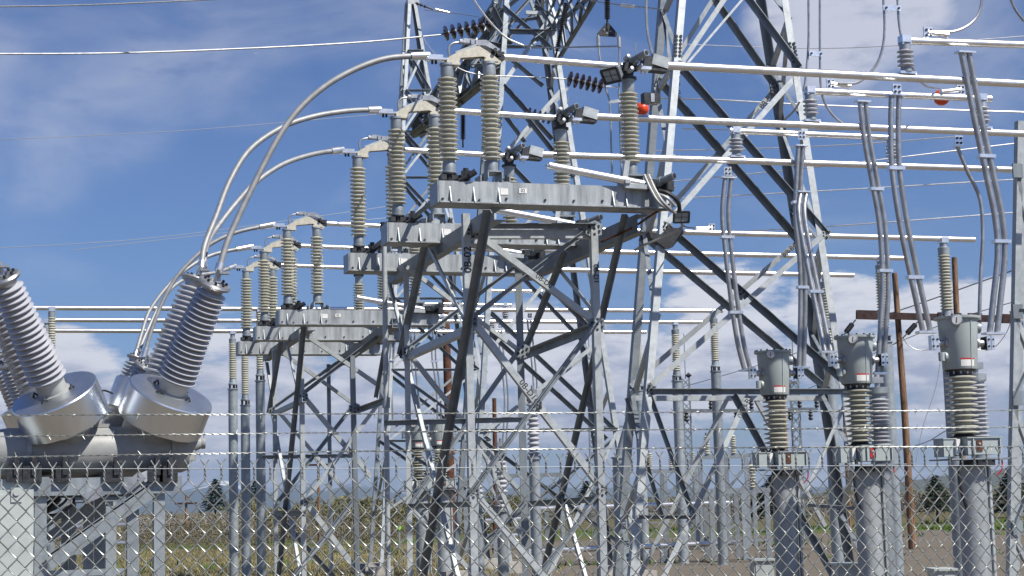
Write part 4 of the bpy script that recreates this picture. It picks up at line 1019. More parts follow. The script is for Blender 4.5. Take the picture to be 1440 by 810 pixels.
# ------------------------------------------------------------------ jumpers from the tubes down to the transformer terminals
def jumper(pts, r, label, w0, w1, gap, single=False, clamps=(.5,), pad=None, foot=True):
    """pts: photo points; depth runs linearly from plane w0 at the top to w1 at the foot; two tubes a small gap apart"""
    n = len(pts); P = [PW(x, y, w0 + (w1 - w0) * i / (n - 1)) for i, (x, y) in enumerate(pts)]
    t = thing('jumper_conductor', label, 'conductor', P[0], 'jumper conductors')
    off = (0,) if single else (-.5, .5)
    for k in off:
        MB().tube(spline([p + U * gap * k for p in P], 8), r, 12).build('tube', ALUD, t)
    if not single:
        sp = spline(P, 20)
        for c in clamps:
            v = sp[int(c * (len(sp) - 1))]; MB().box(v, (gap + r * 3.2, r * 2.6, .04), (U, W, Z)).build('spacer_clamp', ALU, t)
    if pad: pad4(PW(*pad, w0) - W * .05, .115, .13, t)
    MB().box(P[0], (gap + r * 3.5, r * 3.2, .022), (U, W, Z)).build('top_bar', ALU, t)
    if foot: MB().box(P[-1] - Z * .01, (gap + r * 4.5, r * 3.2, .024), (U, W, Z)).build('foot_bar', ALU, t)
    return t
w1_, w2_, w3_ = WP[0], WP[1], WP[2]
rj = .033
jumper([(1024, 250), (1020, 300), (1024, 350), (1032, 420), (1041, 480), (1051, 520)], rj, 'twin tubes hanging from the third bus to the left side of the smallest transformer', w3_ - .06, w3_, .095, clamps=(.34, .66), pad=(1021, 242))
jumper([(1126, 205), (1123, 260), (1122, 310), (1128, 370), (1129, 430), (1127, 516)], rj, 'twin tubes hanging before the wide tower right leg to the smallest transformer', w3_ - .12, w3_, .075, clamps=(.3, .72), pad=(1125, 191))
jumper([(1130, 270), (1127, 300), (1135, 350), (1147, 410), (1157, 460), (1164, 494)], rj, 'twin tubes swinging down along the dark tower leg to the middle transformer', w2_ + .4, w2_, .085, clamps=(.6,))
jumper([(1213, 143), (1220, 200), (1231, 260), (1241, 320), (1245, 400), (1242, 460), (1238, 524)], rj, 'twin tubes reaching the right side of the middle transformer', w2_ - .06, w2_, .085, clamps=(.35, .63))
jumper([(1259, 134), (1258, 180), (1260, 240), (1270, 310), (1282, 370), (1294, 425), (1303, 466)], rj, 'twin tubes leaning down to the left side of the nearest transformer', w1_ - .06, w1_, .10, clamps=(.33, .73), pad=(1258, 127))
jumper([(1346, 206), (1360, 240), (1378, 280), (1382, 330), (1379, 390), (1377, 450)], .024, 'single tube bowing down behind the nearest transformer', w1_ + .8, w1_ + .8, .0, single=True, pad=(1345, 199), foot=False)
jumper([(1357, 74), (1368, 130), (1380, 190), (1393, 250), (1405, 310), (1408, 360), (1402, 420), (1397, 468)], rj + .004, 'brightest twin tubes, bowing out to the right side of the nearest transformer', w1_ - .06, w1_, .10, clamps=(.36, .66))
for pts, lb in (([(581, 466), (580, 490), (583, 530), (588, 575), (589, 600)], 'far thin twin tubes left of the brown pole'), ([(553, 478), (551, 500), (548, 540), (550, 590)], 'far thin twin tubes beside the straight vertical shaft'),
                ([(612, 462), (610, 500), (616, 545), (618, 603)], 'far thin twin tubes directly left of the dark leaning leg'), ([(744, 450), (748, 490), (752, 530), (753, 562)], 'far thin twin tubes right of the dark rear leg'), ([(703, 464), (706, 500), (712, 560), (709, 632)], 'far thin twin tubes between bright and dark legs')):
    jumper(pts, .022, lb, 23.5, 23.5, .09, clamps=(.4,), pad=(pts[0][0], pts[0][1] - 6), foot=False)

# ------------------------------------------------------------------ dead tank breakers (own frame: x along the tank, y across the poles, z from the ground)
bk0 = PW(150, 632, WP[0]); sb, wb_ = sw_of(Vector((bk0.x, bk0.y, 0)))
def b1(px, py, dy=0.0):
    p = PW(px, py, wb_ + dy); s, w_ = sw_of(p); return Vector((s - sb, w_ - wb_, p.z))
brk = thing('circuit_breaker', '', 'circuit breaker', (0, 0, 0), 'dead tank circuit breakers', local=True)
ax0 = b1(14, 635); ax1 = b1(256, 630); zt_ = (ax0.z + ax1.z) / 2; rT = (b1(150, 597).z - b1(150, 664).z) / 2
POLES = (0.0, 1.0, 2.0)
TY = .24
def bushing(root, p, r, sc=1.0):
    d = (r - p); Lb = d.length; d.normalize()
    L0 = Lb * .115; L1 = Lb * .92
    ins = MB().lathe([(.135, L0 - .03)] + [(a, b + L0) for a, b in sheds(L1 - L0, .125, .195, 18, taper=.22)] + [(.095, L1 + .02)], 34, p, d).build('bushing', PORCL, root, 40)
    MB().lathe([(.17, -.04), (.17, .02), (.145, .03), (.145, L0)], 28, p, d).build('bushing_flange', TANK, ins)
    MB().lathe([(.10, L1), (.12, L1 + .05), (.12, L1 + .06), (.10, L1 + .07), (.10, Lb - .05), (.155, Lb - .045), (.17, Lb - .02), (.155, Lb), (.06, Lb + .005)], 28, p, d).build('bushing_cap', ALUD, ins)
    mb = MB(); a = d.cross(Y_).normalized(); b = d.cross(a)
    for k in range(8): mb.lathe([(.014, 0), (.014, .03)], 6, p + d * Lb + a * .11 * math.cos(k * PI / 4) + b * .11 * math.sin(k * PI / 4), d)
    mb.build('cap_bolts', DARK, ins, 0, kind='stuff')
    MB().box(p + d * (Lb + .07), (.05, .03, .15)).lathe([(.028, 0), (.028, .14)], 12, p + d * Lb, d).box(p + d * (Lb + .10) + X_ * .05, (.10, .10, .02)).build('bushing_terminal', ALUD, ins)
    return r
for ip, y in enumerate(POLES):
    fan = (-.50, 0.02, .40)[ip]
    tn = MB().lathe([(rT * .55, -.16), (rT * .95, -.10), (rT, -.02), (rT, ax1.x - ax0.x + .02), (rT * .9, ax1.x - ax0.x + .08), (rT * .4, ax1.x - ax0.x + .11)], 40, (ax0.x, y + TY, zt_), X_).build('tank', TANK, brk)
    for xx in (ax0.x + .16, ax1.x - .10): MB().lathe([(rT * 1.10, 0), (rT * 1.10, .05)], 40, (xx, y + TY, zt_), X_).build('tank_flange', TANK, tn)
    MB().lathe([(.10, 0), (.115, .04), (.07, .12), (.055, .16), (.06, .17), (.06, .20)], 20, (ax1.x + .06, y + TY, zt_ + .05), (1, 0, .06)).lathe([(.10, -.10), (.10, .02)], 16, (ax1.x + .07, y + TY, zt_ - .02)).build('relief_vent', TANK, tn)
    for sg, pb, pt_, nm in ((1, (241, 553), (303, 397), 'r'), (-1, (76, 553), (4, 388), 'l')):
        b = b1(*pb); tp = b1(*pt_, fan if ip == 0 else 0)
        if ip == 1:
            pb2, pt2 = ((219, 548), (277, 392)) if sg > 0 else ((58, 560), (-18, 386))
            b = b1(*pb2, POLES[1]); tp = b1(*pt2, POLES[1] + .02)
        elif ip == 2:
            b = Vector((b.x, y, b.z)); tp = Vector((tp.x, y + .40, tp.z - .02))
        d = (tp - b).normalized()
        # current transformer housing: a brushed drum wrapped round the bushing turret
        k0 = b - d * .335
        a_ = Y_ - d * d.y; a_.normalize()
        dr = MB().lathe([(.10, -.012), (.41, -.01), (.43, .0), (.438, .012), (.438, .325), (.43, .338), (.40, .343), (.15, .345)], 56, k0, d).build('transformer_drum', DRUM, brk, 30)
        for g in (R_(-105), R_(150)):
            e = d.cross(Y_).normalized(); f_ = d.cross(e)
            c = k0 + (e * math.cos(g) + f_ * math.sin(g)) * .4385
            MB().bar(c + d * .005, c + d * .33, .012, .004).build('drum_seam', ALUD, dr)
        for g in (-.6, .9, 2.6, 4.0):
            e = d.cross(Y_).normalized(); f_ = d.cross(e); c = k0 + d * .342 + (e * math.cos(g) + f_ * math.sin(g)) * .20
            MB().tube([c - e * .045 * math.sin(g), c + d * .04, c + e * .045 * math.sin(g)], .012, 6).build('lifting_lug', DARK, dr)
        MB().lathe([(.20, 0), (.20, .22)], 24, k0 - d * .22, d).build('turret', TANK, brk)
        bushing(brk, b, tp)
    # gas fitting with a small pipe arching from the tank top
    MB().box((-.03, y + TY, zt_ + rT + .012), (.16, .14, .035)).box((-.06, y + TY - .03, zt_ + rT + .06), (.05, .05, .08)).build('gas_fitting', TANK, tn)
    if ip == 0:
        MB().tube(spline([b1(134, 588, -.05), b1(134, 566), b1(138, 553), b1(146, 549), b1(158, 553, .3)], 6), .010, 7).build('gas_pipe', DARK, tn)
# frame
zf = b1(150, 672).z
LG = [(187, 16, 0.0), (224, 15, .0), (57, 16, .0)]
for px, wp, dy in LG:
    v = b1(px, 740); MB().box((v.x, .05, zf / 2), (wp * .0072, .14, zf)).build('frame_leg', GALV, brk)
for px in (125, 141, 57, 224):
    v = b1(px, 740, 2.3); MB().box((v.x, 2.4, zf / 2), (.11, .14, zf)).build('frame_leg', GALV, brk)
for y in (-.02, 2.42): MB().box(((ax0.x + ax1.x) / 2 - .05, y, zf - .08), (1.75, .10, .17)).build('frame_rail', GALV2, brk)
for px in (60, 150, 228):
    v = b1(px, 680); MB().box((v.x, 1.2, zf - .05), (.12, 2.5, .14)).build('frame_cross_beam', GALV2, brk)
a = b1(68, 792, -.08); b = b1(212, 690, -.08); MB().bar(a, b, .02, .15, Z).bar(a + Y_ * .05 + Z * .07, b + Y_ * .05 + Z * .07, .12, .015).build('frame_diagonal', GALV, brk)
a = b1(66, 758, 2.3); b = b1(128, 712, 2.3); MB().bar(a, b, .02, .11, Z).build('frame_diagonal', GALV, brk)
v = b1(105, 806); MB().box((v.x, .05, v.z), (.95, .1, .06)).build('frame_strut', GALV, brk)
for (x0, y0, x1, y1, r) in ((70, 678, 100, 690, .05), (84, 700, 60, 712, .03), (66, 676, 66, 690, .07)):
    MB().tube(spline([b1(x0, y0, .2), b1((x0 + x1) / 2, (y0 + y1) / 2 + 6, .2), b1(x1, y1, .25)], 5), r, 10).build('pipework', BLACK, brk)
for k, (x0, y0) in enumerate(((72, 690), (80, 700), (90, 705))):
    MB().tube(spline([b1(x0, y0 - 24, .1), b1(x0 + 14, y0, .05), b1(x0 - 4, y0 + 16, .05), b1(x0 - 22, y0 + 20, .1)], 6), .014, 7).build('hose', BLACK, brk)
for (x0, y0, x1, y1) in ((176, 688, 200, 668), (200, 672, 228, 660), (118, 702, 144, 690)):
    MB().bar(b1(x0, y0, -.05), b1(x1, y1, -.05), .12, .10).build('drive_housing', ALUD if x0 < 190 else GALVP, brk)
for k, px in enumerate((20, 45, 88, 160, 218, 236)):
    v = b1(px, 664, -.06); MB().box((v.x, -.05, v.z - .02), (.14 + .04 * (k % 2), .16, .16)).box((v.x + .02, -.1, v.z + .06), (.05, .1, .18)).build('tank_bracket', DARK, brk)
# control cabinet
c0 = b1(-120, 690, -.15); c2 = b1(47, 690, -.15); cw = c2.x - c0.x; ch = c0.z * .5 + c2.z * .5
cab = MB().box(((c0.x + c2.x) / 2, .15, ch / 2 + .12), (cw, .7, ch - .24)).build('control_cabinet', PAINTL, brk)
MB().box(((c0.x + c2.x) / 2, -.206, ch / 2 + .12), (cw - .08, .012, ch - .34)).build('cabinet_door', PAINTL, cab)
MB().box((c2.x - .16, -.218, ch - .05), (.10, .012, .14)).lathe([(.03, 0), (.03, .012)], 12, (c2.x - .16, -.226, ch - .03), (0, -1, 0)).build('cabinet_lug', PAINTL, cab)
BRL = ['front circuit breaker at left, with two bright brushed metal drums', 'rear circuit breaker, mostly hidden, its bushing top showing left of the big right bushing']
brk.location = Vector((bk0.x, bk0.y, 0)); brk.rotation_euler = (0, 0, AL); brk['label'] = BRL[0]
p = PW(150, 632, WP[3]); 
rb = Vector((O + U * (sb + .30) + W * WP[3])); rb.z = 0
dup(brk, rb, AL, BRL[1])
def lead(pix, w0, w1, label, r=.032, m=LEAD, endp=None):
    n = len(pix); P = [PW(x, y, w0 + (w1 - w0) * i / (n - 1)) for i, (x, y) in enumerate(pix)]
    if endp is not None: P[-1] = endp
    t = thing('flexible_lead', label, 'conductor', P[0], 'curved leads from the breakers to the switches')
    sp = spline(P, 10); MB().tube(sp, r, 12).build('conductor', m, t)
    k = len(sp) - 5
    MB().tube([sp[-5], sp[-1]], r * 1.45, 12).build('end_ferrule', ALU, t); MB().tube([sp[0], sp[3]], r * 1.4, 12).build('end_ferrule', ALU, t)
    MB().box(sp[-1] + U * .07 - Z * .01, (.16, .09, .03), (U, W, Z)).build('lead_pad', ALU, t)
    return t
def tp(i): return swpt(i, q(603, 78))
lead([(307, 382), (318, 345), (331, 314), (363, 247), (398, 183), (433, 141), (480, 107), (540, 83), (590, 77)], WP[0] - .2, WP[0], 'front curved lead sweeping up from the big right bushing to the nearest switch', endp=tp(0))
lead([(283, 378), (288, 345), (304, 304), (323, 255), (351, 211), (395, 180), (440, 164), (490, 156), (534, 154)], 1.25, WP[1], 'middle curved lead from the breaker to the middle front switch', endp=tp(1))
lead([(286, 376), (291, 345), (304, 322), (331, 287), (359, 257), (398, 231), (440, 217), (481, 213)], 2.6, WP[2], 'lowest of the three big curved leads, to the rearmost front switch', endp=tp(2))
lead([(202, 502), (214, 462), (229, 424), (248, 390), (276, 360), (300, 341), (335, 326), (381, 320)], WP[3] - .2, WP[3], 'small dark curved lead from the rear breaker to the front left switch', endp=tp(3))
lead([(189, 504), (199, 470), (211, 436), (239, 399), (266, 376), (300, 358), (345, 353)], WP[3] + 1.25, WP[4], 'small bright curved lead from the rear breaker to the middle left switch', endp=tp(4))
lead([(192, 503), (206, 468), (224, 430), (244, 403), (270, 389), (305, 383), (328, 380)], WP[3] + 2.5, WP[5], 'lowest small curved lead, ending at the furthest left switch', endp=tp(5))

# ------------------------------------------------------------------ line insulators, wires, lights, poles
def discs(p, r, n, rad, label, m=PORCB, group='brown disc insulator strings'):
    t = thing('insulator_string', label, 'insulator', p, group); d = (r - p); Ln = d.length; d.normalize(); st = Ln / n
    for i in range(n):
        c = p + d * (st * (i + .5))
        dk = MB().lathe([(.02, -st * .30), (rad * .42, -st * .25), (rad * .5, -st * .12), (rad * .98, -st * .03), (rad, .01), (rad * .8, st * .06), (rad * .3, st * .08)], 18, c, d).build('disc', m, t, 40)
        MB().lathe([(rad * .20, st * .06), (rad * .34, st * .10), (rad * .34, st * .36), (rad * .16, st * .5)], 12, c, d).build('disc_cap', GALVP, dk)
    MB().tube([p - d * st * .3, r + d * st * .3], rad * .10, 6).build('pin', DARK, t)
    return t
wT = 17.0
a = PW(622, 48, 16.0); b = PW(691, 33, 16.0); discs(a, b, 7, .16, 'seven brown discs in a slanting string above the nearest switch')
a = PW(797, 110, 14.5); b = PW(848, 122, 14.5); discs(a, b, 6, .16, 'six brown discs in a slanting string left of the floodlight')
a = PW(764, 158, 15); b = PW(778, 165, 15)
discs(PW(740, 158, 15.5), PW(776, 168, 15.5), 5, .12, 'small brown disc string just above the second bright tube')
def thin_string(px0, y0, px1, y1, w_, n, rad, label):
    a = PW(px0, y0, w_); b = PW(px1, y1, w_); t = thing('insulator_string', label, 'insulator', a, 'thin dark suspension insulators'); d = (b - a); Ln = d.length; d.normalize()
    MB().lathe([(r, z) for r, z in sheds(Ln, rad * .45, rad, n)], 12, a, d).build('insulator', DARK, t, 40)
    MB().tube([b, b + d * .18], .02, 6).build('hook', DARK, t)
thin_string(796, 4, 783, 72, 14.0, 26, .05, 'long thin dark insulator hanging down the right side of the far tower')
thin_string(854, -40, 854, 27, 8.0, 24, .05, 'thin dark insulator holding the black triangular plate')
thin_string(651, 160, 651, 196, 18.0, 16, .06, 'thin dark insulator hanging between the two left porcelain columns')
def wire(pix, w0, w1, label, r=.008, m=STRAND, n=8, cat='wire', grp=None, w_mid=None):
    k = len(pix); P = [PW(x, y, w0 + (w1 - w0) * i / (k - 1)) for i, (x, y) in enumerate(pix)]
    return tube_thing('line_wire', spline(P, n) if k > 2 else P, r, m, label, cat, grp, 6)
# triangular yoke plate with its two droppers
c = PW(854, 42, 8.0); k = mpp(c)
t = thing('yoke_plate', 'black triangular yoke plate hanging at top centre with two droppers', 'hanger', c)
pp = lambda x, y: c + U * (x - 854) * k + Z * (42 - y) * k
MB().plate([pp(853, 32), pp(857, 32), pp(869, 46), pp(868, 51), pp(841, 51), pp(839, 48)], .03, NF).build('plate', DARK, t)
for x, y in ((849, 42), (859, 44), (853, 47)): MB().lathe([(.012, 0), (.012, .01)], 8, pp(x, y), NF).build('plate_bolt', GALVP, t)
for pts in ([(840, 50), (840, 62), (841, 80), (847, 120), (854, 149), (854, 200), (854, 258)], [(871, 50), (871, 80), (869, 120), (868, 150), (868, 200), (868, 258)]):
    MB().tube(spline([pp(x, y) for x, y in pts], 6), .016, 8).build('dropper', ALUD, t)
    MB().tube([pp(pts[0][0], 52), pp(pts[0][0], 66)], .03, 8).build('socket_clamp', GALVP, t)
MB().bar(pp(852, 146), pp(870, 143), .04, .05).build('spacer_bar', ALU, t); MB().bar(pp(848, 123), pp(868, 124), .02, .025).build('spacer_bar', ALU, t)
wire([(-60, 10), (120, 7), (330, -2)], 14, 14, 'topmost grey overhead wire in the left sky', .013)
wire([(-60, 76), (150, 75), (330, 69), (500, 60), (620, 49)], 14, 16, 'grey overhead wire running across the left sky to the seven brown discs', .017, ALUD)
wire([(-60, 199), (250, 184), (540, 160)], 50, 50, 'faint far wire in the upper left sky', .010)
wire([(-60, 352), (200, 336), (420, 308), (560, 288)], 60, 60, 'faint far wire low in the left sky', .012); wire([(100, 352), (330, 326), (560, 305)], 60, 60, 'second faint far wire low in the left sky', .012)
wire([(594, 50), (600, 62), (612, 77), (622, 85)], 16, WP[0] + .1, 'short loop of wire dropping to the nearest switch terminal', .016, ALU)
wire([(664, -4), (676, 14), (691, 33), (712, 53), (738, 65)], 14, 14, 'bright loop of wire beside the slanting seven disc string', .02, ALU)
wire([(734, 64), (766, 67), (820, 66), (872, 65)], 14, 8, 'wire with sleeves running level above the nearest switch blade', .016, ALUD)
wire([(831, 1), (866, 6), (893, 9), (930, 13)], 12, 7.5, 'wire with a bright sleeve at top centre', .014, ALUD)
tube_thing('compression_sleeve', [PW(874, 7, 9.2), PW(891, 9, 9.0)], .034, ALU, 'bright sleeve on the wire at top centre', 'sleeve')
wire([(641, 94), (660, 102), (690, 106), (760, 109), (797, 111)], 14.5, 14.5, 'thin wire passing behind the two left porcelain columns of the nearest switch', .012, ALUD)
wire([(596, 14), (640, 19), (690, 26)], 22, 20, 'thin shield wire from the pointed mast', .008)
thin_string(584, 4, 600, 10, 24, 3, .04, 'small link at the tip of the pointed mast')
tube_thing('compression_sleeve', [PW(612, 13, 22), PW(632, 18, 22)], .03, ALU, 'bright sleeve on the wire beside the pointed mast', 'sleeve')
wire([(909, -6), (909, 22), (911, 48), (917, 76)], WP[0] + .3, WP[0], 'dark lead dropping to the box at the right end of the nearest blade', .015)
RW = [([(955, 62), (1130, 68), (1262, 64), (1450, 50)], 'highest thin wire crossing right behind the wide tower', .009), ([(925, 138), (1000, 140), (1130, 147), (1290, 153), (1450, 158)], 'thick wire sagging behind the second bus at right', .018),
      ([(960, 181), (1060, 183), (1200, 182)], 'wire just above the third bus at the wide tower', .014), ([(915, 212), (1060, 209), (1200, 203), (1345, 192)], 'wire rising to the right between second and third bus', .013), ([(935, 256), (1100, 240), (1200, 229), (1450, 199)], 'bright wire rising right across the third bus', .014),
      ([(955, 279), (1200, 266), (1450, 251)], 'bright wire rising right below the third bus', .014), ([(1036, 326), (1200, 316), (1450, 297)], 'bright wire rising right above the long thin tubes', .014)]
for pts, lb, r in RW: wire(pts, 28, 24, lb, r * 1.3, ALU)
wire([(1448, 372), (1380, 396), (1290, 428), (1230, 448)], 32, 44, 'dark line rising to the right edge past the short timber pole', .022, STRAND); wire([(1448, 418), (1360, 444), (1290, 470), (1240, 492), (1180, 520)], 32, 60, 'lower dark line rising to the right edge', .016, STRAND)
wire([(1440, 30), (1428, 14), (1420, -4)], w1_ + 1, w1_ + 1, 'short dark curve of wire in the top right corner', .016)
wire([(1382, -6), (1377, 18), (1364, 34), (1343, 44), (1314, 45)], w1_, w1_, 'curved wire landing on the pad of the top right tube', .017, ALUD)
def twin(pa, pb, spc, label, w_):
    t = thing('twin_dropper', label, 'conductor', PW(*pa[0], w_), 'twin wire droppers from above')
    for pts in (pa, pb): MB().tube(spline([PW(x, y, w_) for x, y in pts], 8), .016, 8).build('conductor', ALUD, t)
    (x0, y0), (x1, y1) = spc; a, b = PW(x0, y0, w_) - W * .03, PW(x1, y1, w_) - W * .03
    sb_ = MB().bar(a, b, .02, .07).build('spacer_bar', ALU, t)
    for c in (a.lerp(b, .15), a.lerp(b, .85)): MB().lathe([(.014, 0), (.014, .02)], 8, c - W * .01, -W).build('bolt', DARK, sb_)
twin([(1137, -6), (1137, 60), (1133, 110), (1130, 128)], [(1153, -6), (1153, 60), (1154, 118), (1160, 145), (1173, 164), (1188, 176)], ((1136, 76), (1155, 77)), 'twin dropper with a spacer left of the top right cloud', w2_)
twin([(1242, -6), (1244, 40), (1240, 72), (1229, 96), (1206, 116), (1178, 117)], [(1262, -6), (1264, 30), (1268, 56)], ((1240, 12), (1265, 13)), 'twin dropper with a spacer above the short second bus tube', w1_ + .6)
wire([(1283, 95), (1290, 110), (1303, 121), (1320, 124)], w1_ + .3, w2_, 'short curved wire ending left of the orange ball', .015, ALUD)
wire([(1125, 142), (1118, 154), (1104, 168)], w2_, w2_ + .5, 'short curved wire below the second upper tube', .014, ALUD)
for (px, py, i, lb) in ((1305, 46, 0, 'four hole pad standing on the top right tube'), (1168, 118, 1, 'four hole pad at the left of the second upper tube'), (1351, 126, 1, 'four hole pad at the right of the second upper tube'), (1001, 320, 3, 'four hole pad on the first long thin tube')):
    p = PW(px, py, WP[i]); t = thing('terminal_pad', lb, 'connector', p, 'four hole pads on the tubes'); pad4(p, .12, .14, t)
    e = PW(px + (28 if i != 1 or px < 1300 else -28), py + 3, WP[i] - .04)
    if i == 3: e = PW(px - 22, py + 1, WP[i])
    MB().tube([p, e], .034 if i < 3 else .03, 10).build('barrel', ALU, t)
wire([(978, 321), (964, 319), (957, 312)], WP[3], 2.0, 'short dark cable from the low floodlight to the first thin tube', .012, BLACK)
def ball(px, py, rp, w_, label):
    p = PW(px, py, w_); r = rp * mpp(p); t = thing('marker_ball', label, 'marker ball', p, 'orange marker balls')
    MB().lathe([(max(.001, r * math.sin(k * PI / 16)), -r * math.cos(k * PI / 16)) for k in range(17)], 24, p).build('ball', BALL, t)
    MB().lathe([(r * 1.015, -r * .03), (r * 1.03, 0), (r * 1.015, r * .03)], 24, p).build('ball_seam', BALL, t); MB().lathe([(r * .12, -r * 1.1), (r * .12, r * 1.1)], 10, p, U).build('wire_clamp', ALU, t)
ball(903, 153, 9.5, 10.0, 'orange ball partly behind the right porcelain column of the nearest switch'); ball(1324, 137, 11.5, 7.0, 'orange ball behind the right end of the second upper tube')

def flood(px, py, sz, aim, w_, label, cab=None):
    c = PW(px, py, w_); m = mpp(c); k = sz * m; f = Vector(aim).normalized(); a = f.cross(Z).normalized(); b = a.cross(f)
    t = thing('floodlight', label, 'floodlight', c, 'floodlights on the front switch beam')
    mb = MB(); sec = lambda s_, dd: [c + f * dd + a * x * s_ + b * y * s_ * .7 for x, y in ((-.5, -.5), (.5, -.5), (.5, .5), (-.5, .5))]
    vs = sec(k, k * .25) + sec(k * .62, -k * .35); mb.add(vs, [(0, 1, 5, 4), (1, 2, 6, 5), (2, 3, 7, 6), (3, 0, 4, 7), (4, 5, 6, 7), (0, 3, 2, 1)])
    hs_ = mb.build('housing', GALV2, t, 0)
    mb = MB()
    for e in range(4):
        v = sec(k * 1.04, k * .27); mb.bar(v[e], v[(e + 1) % 4], k * .12, k * .10, f)
    mb.build('front_frame', DARK, t, 0)
    MB().add(sec(k * .95, k * .262), [(0, 1, 2, 3)]).build('lens', GLASS, t, 0)
    mb = MB(); v = sec(k * .9, k * .268); mb.bar(v[0].lerp(v[1], .5), v[3].lerp(v[2], .5), k * .03, k * .02, f).bar(v[0].lerp(v[3], .5), v[1].lerp(v[2], .5), k * .03, k * .02, f); mb.build('lens_guard', DARK, t, 0)
    MB().bar(c - f * k * .3, c - f * k * .7 + Z * k * .3, k * .12, k * .3).build('bracket', GALVP, t)
    return t, c
flood(863, 104, 27, (-.50, -.55, -.42), -.12, 'square floodlight tilted down beside the right porcelain column')
ft, fc = flood(957, 304, 21, (.10, -.80, -.35), -.25, 'floodlight hanging at the end of thick cables under the nearest beam')
for o_ in (0, .05, .10):
    MB().tube(spline([PW(906 + o_ * 60, 246, -.2), PW(916 + o_ * 60, 268, -.3), PW(928 + o_ * 60, 286, -.35), PW(950, 300, -.3)], 7), .018, 8).build('cable', LEAD if o_ != .05 else BLACK, ft)
MB().tube(spline([PW(926, 268, -.3), PW(940, 272, -.35), PW(953, 283, -.35), PW(956, 296, -.3)], 7), .024, 8).build('cable', BLACK, ft); MB().tube(spline([PW(924, 272, -.3), PW(938, 278, -.35), PW(950, 290, -.35)], 7), .018, 8).build('cable', ALUD, ft)
MB().tube(spline([PW(958, 312, -.25), PW(958, 320, -.1), PW(940, 330, .2), PW(905, 345, .4), PW(893, 352, .6)], 7), .014, 8).build('cable', ALUD, ft)
MB().tube(spline([PW(942, 287, -.2), PW(920, 300, 0), PW(886, 322, .3), PW(845, 340, .6)], 7), .013, 8).build('cable', RUST, ft)
p = PW(915, 139, 2.1); t = thing('equipment_box', 'dark flat box behind the right porcelain column beside the orange ball', 'box', p); MB().box(p, (.22, .12, .13), (U, W, Z)).build('box', DARK, t); MB().box(p - W * .065, (.05, .01, .11), (U, W, Z)).build('strap', ALUD, t)

# ------------------------------------------------------------------ timber H frame and brown pole
YH = 53.0
def wpole(root, x0, y0, x1, y1, Y, r0, r1, m):
    a = PY(x0, y0, Y); b = PY(x1, y1, Y); g = to_ground(a, b); MB().tube([a, a.lerp(g, .5) + Vector((.03, 0, 0)), g], r0, 12, r2=r1).build('pole', m, root); return a
hf = thing('timber_h_frame', 'timber line structure of two poles and a dark crossarm behind the nearest transformer', 'utility pole', PY(1283, 768, YH))
wpole(hf, 1258, 384, 1283, 768, YH, .085, .125, WOOD); wpole(hf, 1342, 362, 1356, 768, YH, .085, .125, WOOD)
a = PY(1204, 443, YH - .2); b = PY(1424, 449, YH - .2); MB().bar(a, b, .16, .20).build('crossarm', WOODD, hf)
for e0, e1 in ((0, .14), (.52, .60), (.72, .80), (.93, 1)): MB().bar(a.lerp(b, e0) - Y_ * .03 + Z * .01, a.lerp(b, e1) - Y_ * .03 + Z * .01, .16, .27).build('crossarm_splice', WOODD, hf)
MB().lathe([(.13, 0), (.13, .05)], 10, PY(1347, 446, YH - .3), (0, -1, 0)).build('pole_bolt', DARK, hf)
for (x0, y0, x1, y1) in ((1203, 450, 1186, 472), (1294, 449, 1270, 475), (1383, 449, 1362, 468)):
    a = PY(x0, y0, YH - .2); b = PY(x1, y1, YH - .2 - .8); d = (b - a).normalized(); Ln = (b - a).length
    t = thing('insulator_string', {1203: 'dark strain insulator at the left end of the timber crossarm', 1294: 'dark strain insulator below the middle of the timber crossarm', 1383: 'dark strain insulator near the right end of the timber crossarm'}[x0], 'insulator', a, 'strain insulators on the timber crossarm')
    MB().tube([a, b], .022, 6).build('link', DARK, t); MB().lathe([(r, z + Ln * .3) for r, z in sheds(Ln * .45, .05, .085, 8)], 12, a, d).build('insulator', DARK, t, 40)
def wireY(pix, Y0, Y1, label, r):
    k = len(pix); P = [PY(x, y, Y0 + (Y1 - Y0) * i / (k - 1)) for i, (x, y) in enumerate(pix)]; return tube_thing('line_wire', spline(P, 8) if k > 2 else P, r, STRAND, label, 'wire', None, 6)
wireY([(1186, 472), (1100, 503), (1000, 533), (880, 566)], 52, 90, 'dim line running down left from the left end of the crossarm', .014); wireY([(1270, 475), (1200, 520), (1120, 553)], 52, 80, 'dim line running down left from the middle of the crossarm', .014)
wireY([(1270, 475), (1277, 485), (1290, 492), (1306, 491), (1330, 478)], 52, 52, 'slack loop of wire below the timber crossarm left of the nearest transformer', .014); wireY([(1422, 452), (1414, 470), (1400, 487), (1384, 493), (1365, 488)], 52, 52, 'slack loop of wire below the right end of the timber crossarm', .014)
wireY([(1325, 490), (1316, 545), (1298, 600), (1288, 650)], 52, 50, 'thin guy wire left of the nearest transformer', .014); wireY([(1330, 606), (1290, 626), (1200, 648)], 40, 60, 'thin guy wire crossing behind the leaning timber pole', .012)
bp = thing('brown_pole', 'rusty brown pole seen between the legs of the front stand', 'utility pole', PY(632, 770, 52)); wpole(bp, 626, 420, 634, 770, 52, .11, .15, RUST)
bp2 = thing('brown_pole', 'thin reddish pole right of the bright leg of the front stand', 'utility pole', PY(695, 765, 60)); wpole(bp2, 695, 560, 696, 765, 60, .07, .09, RUST)

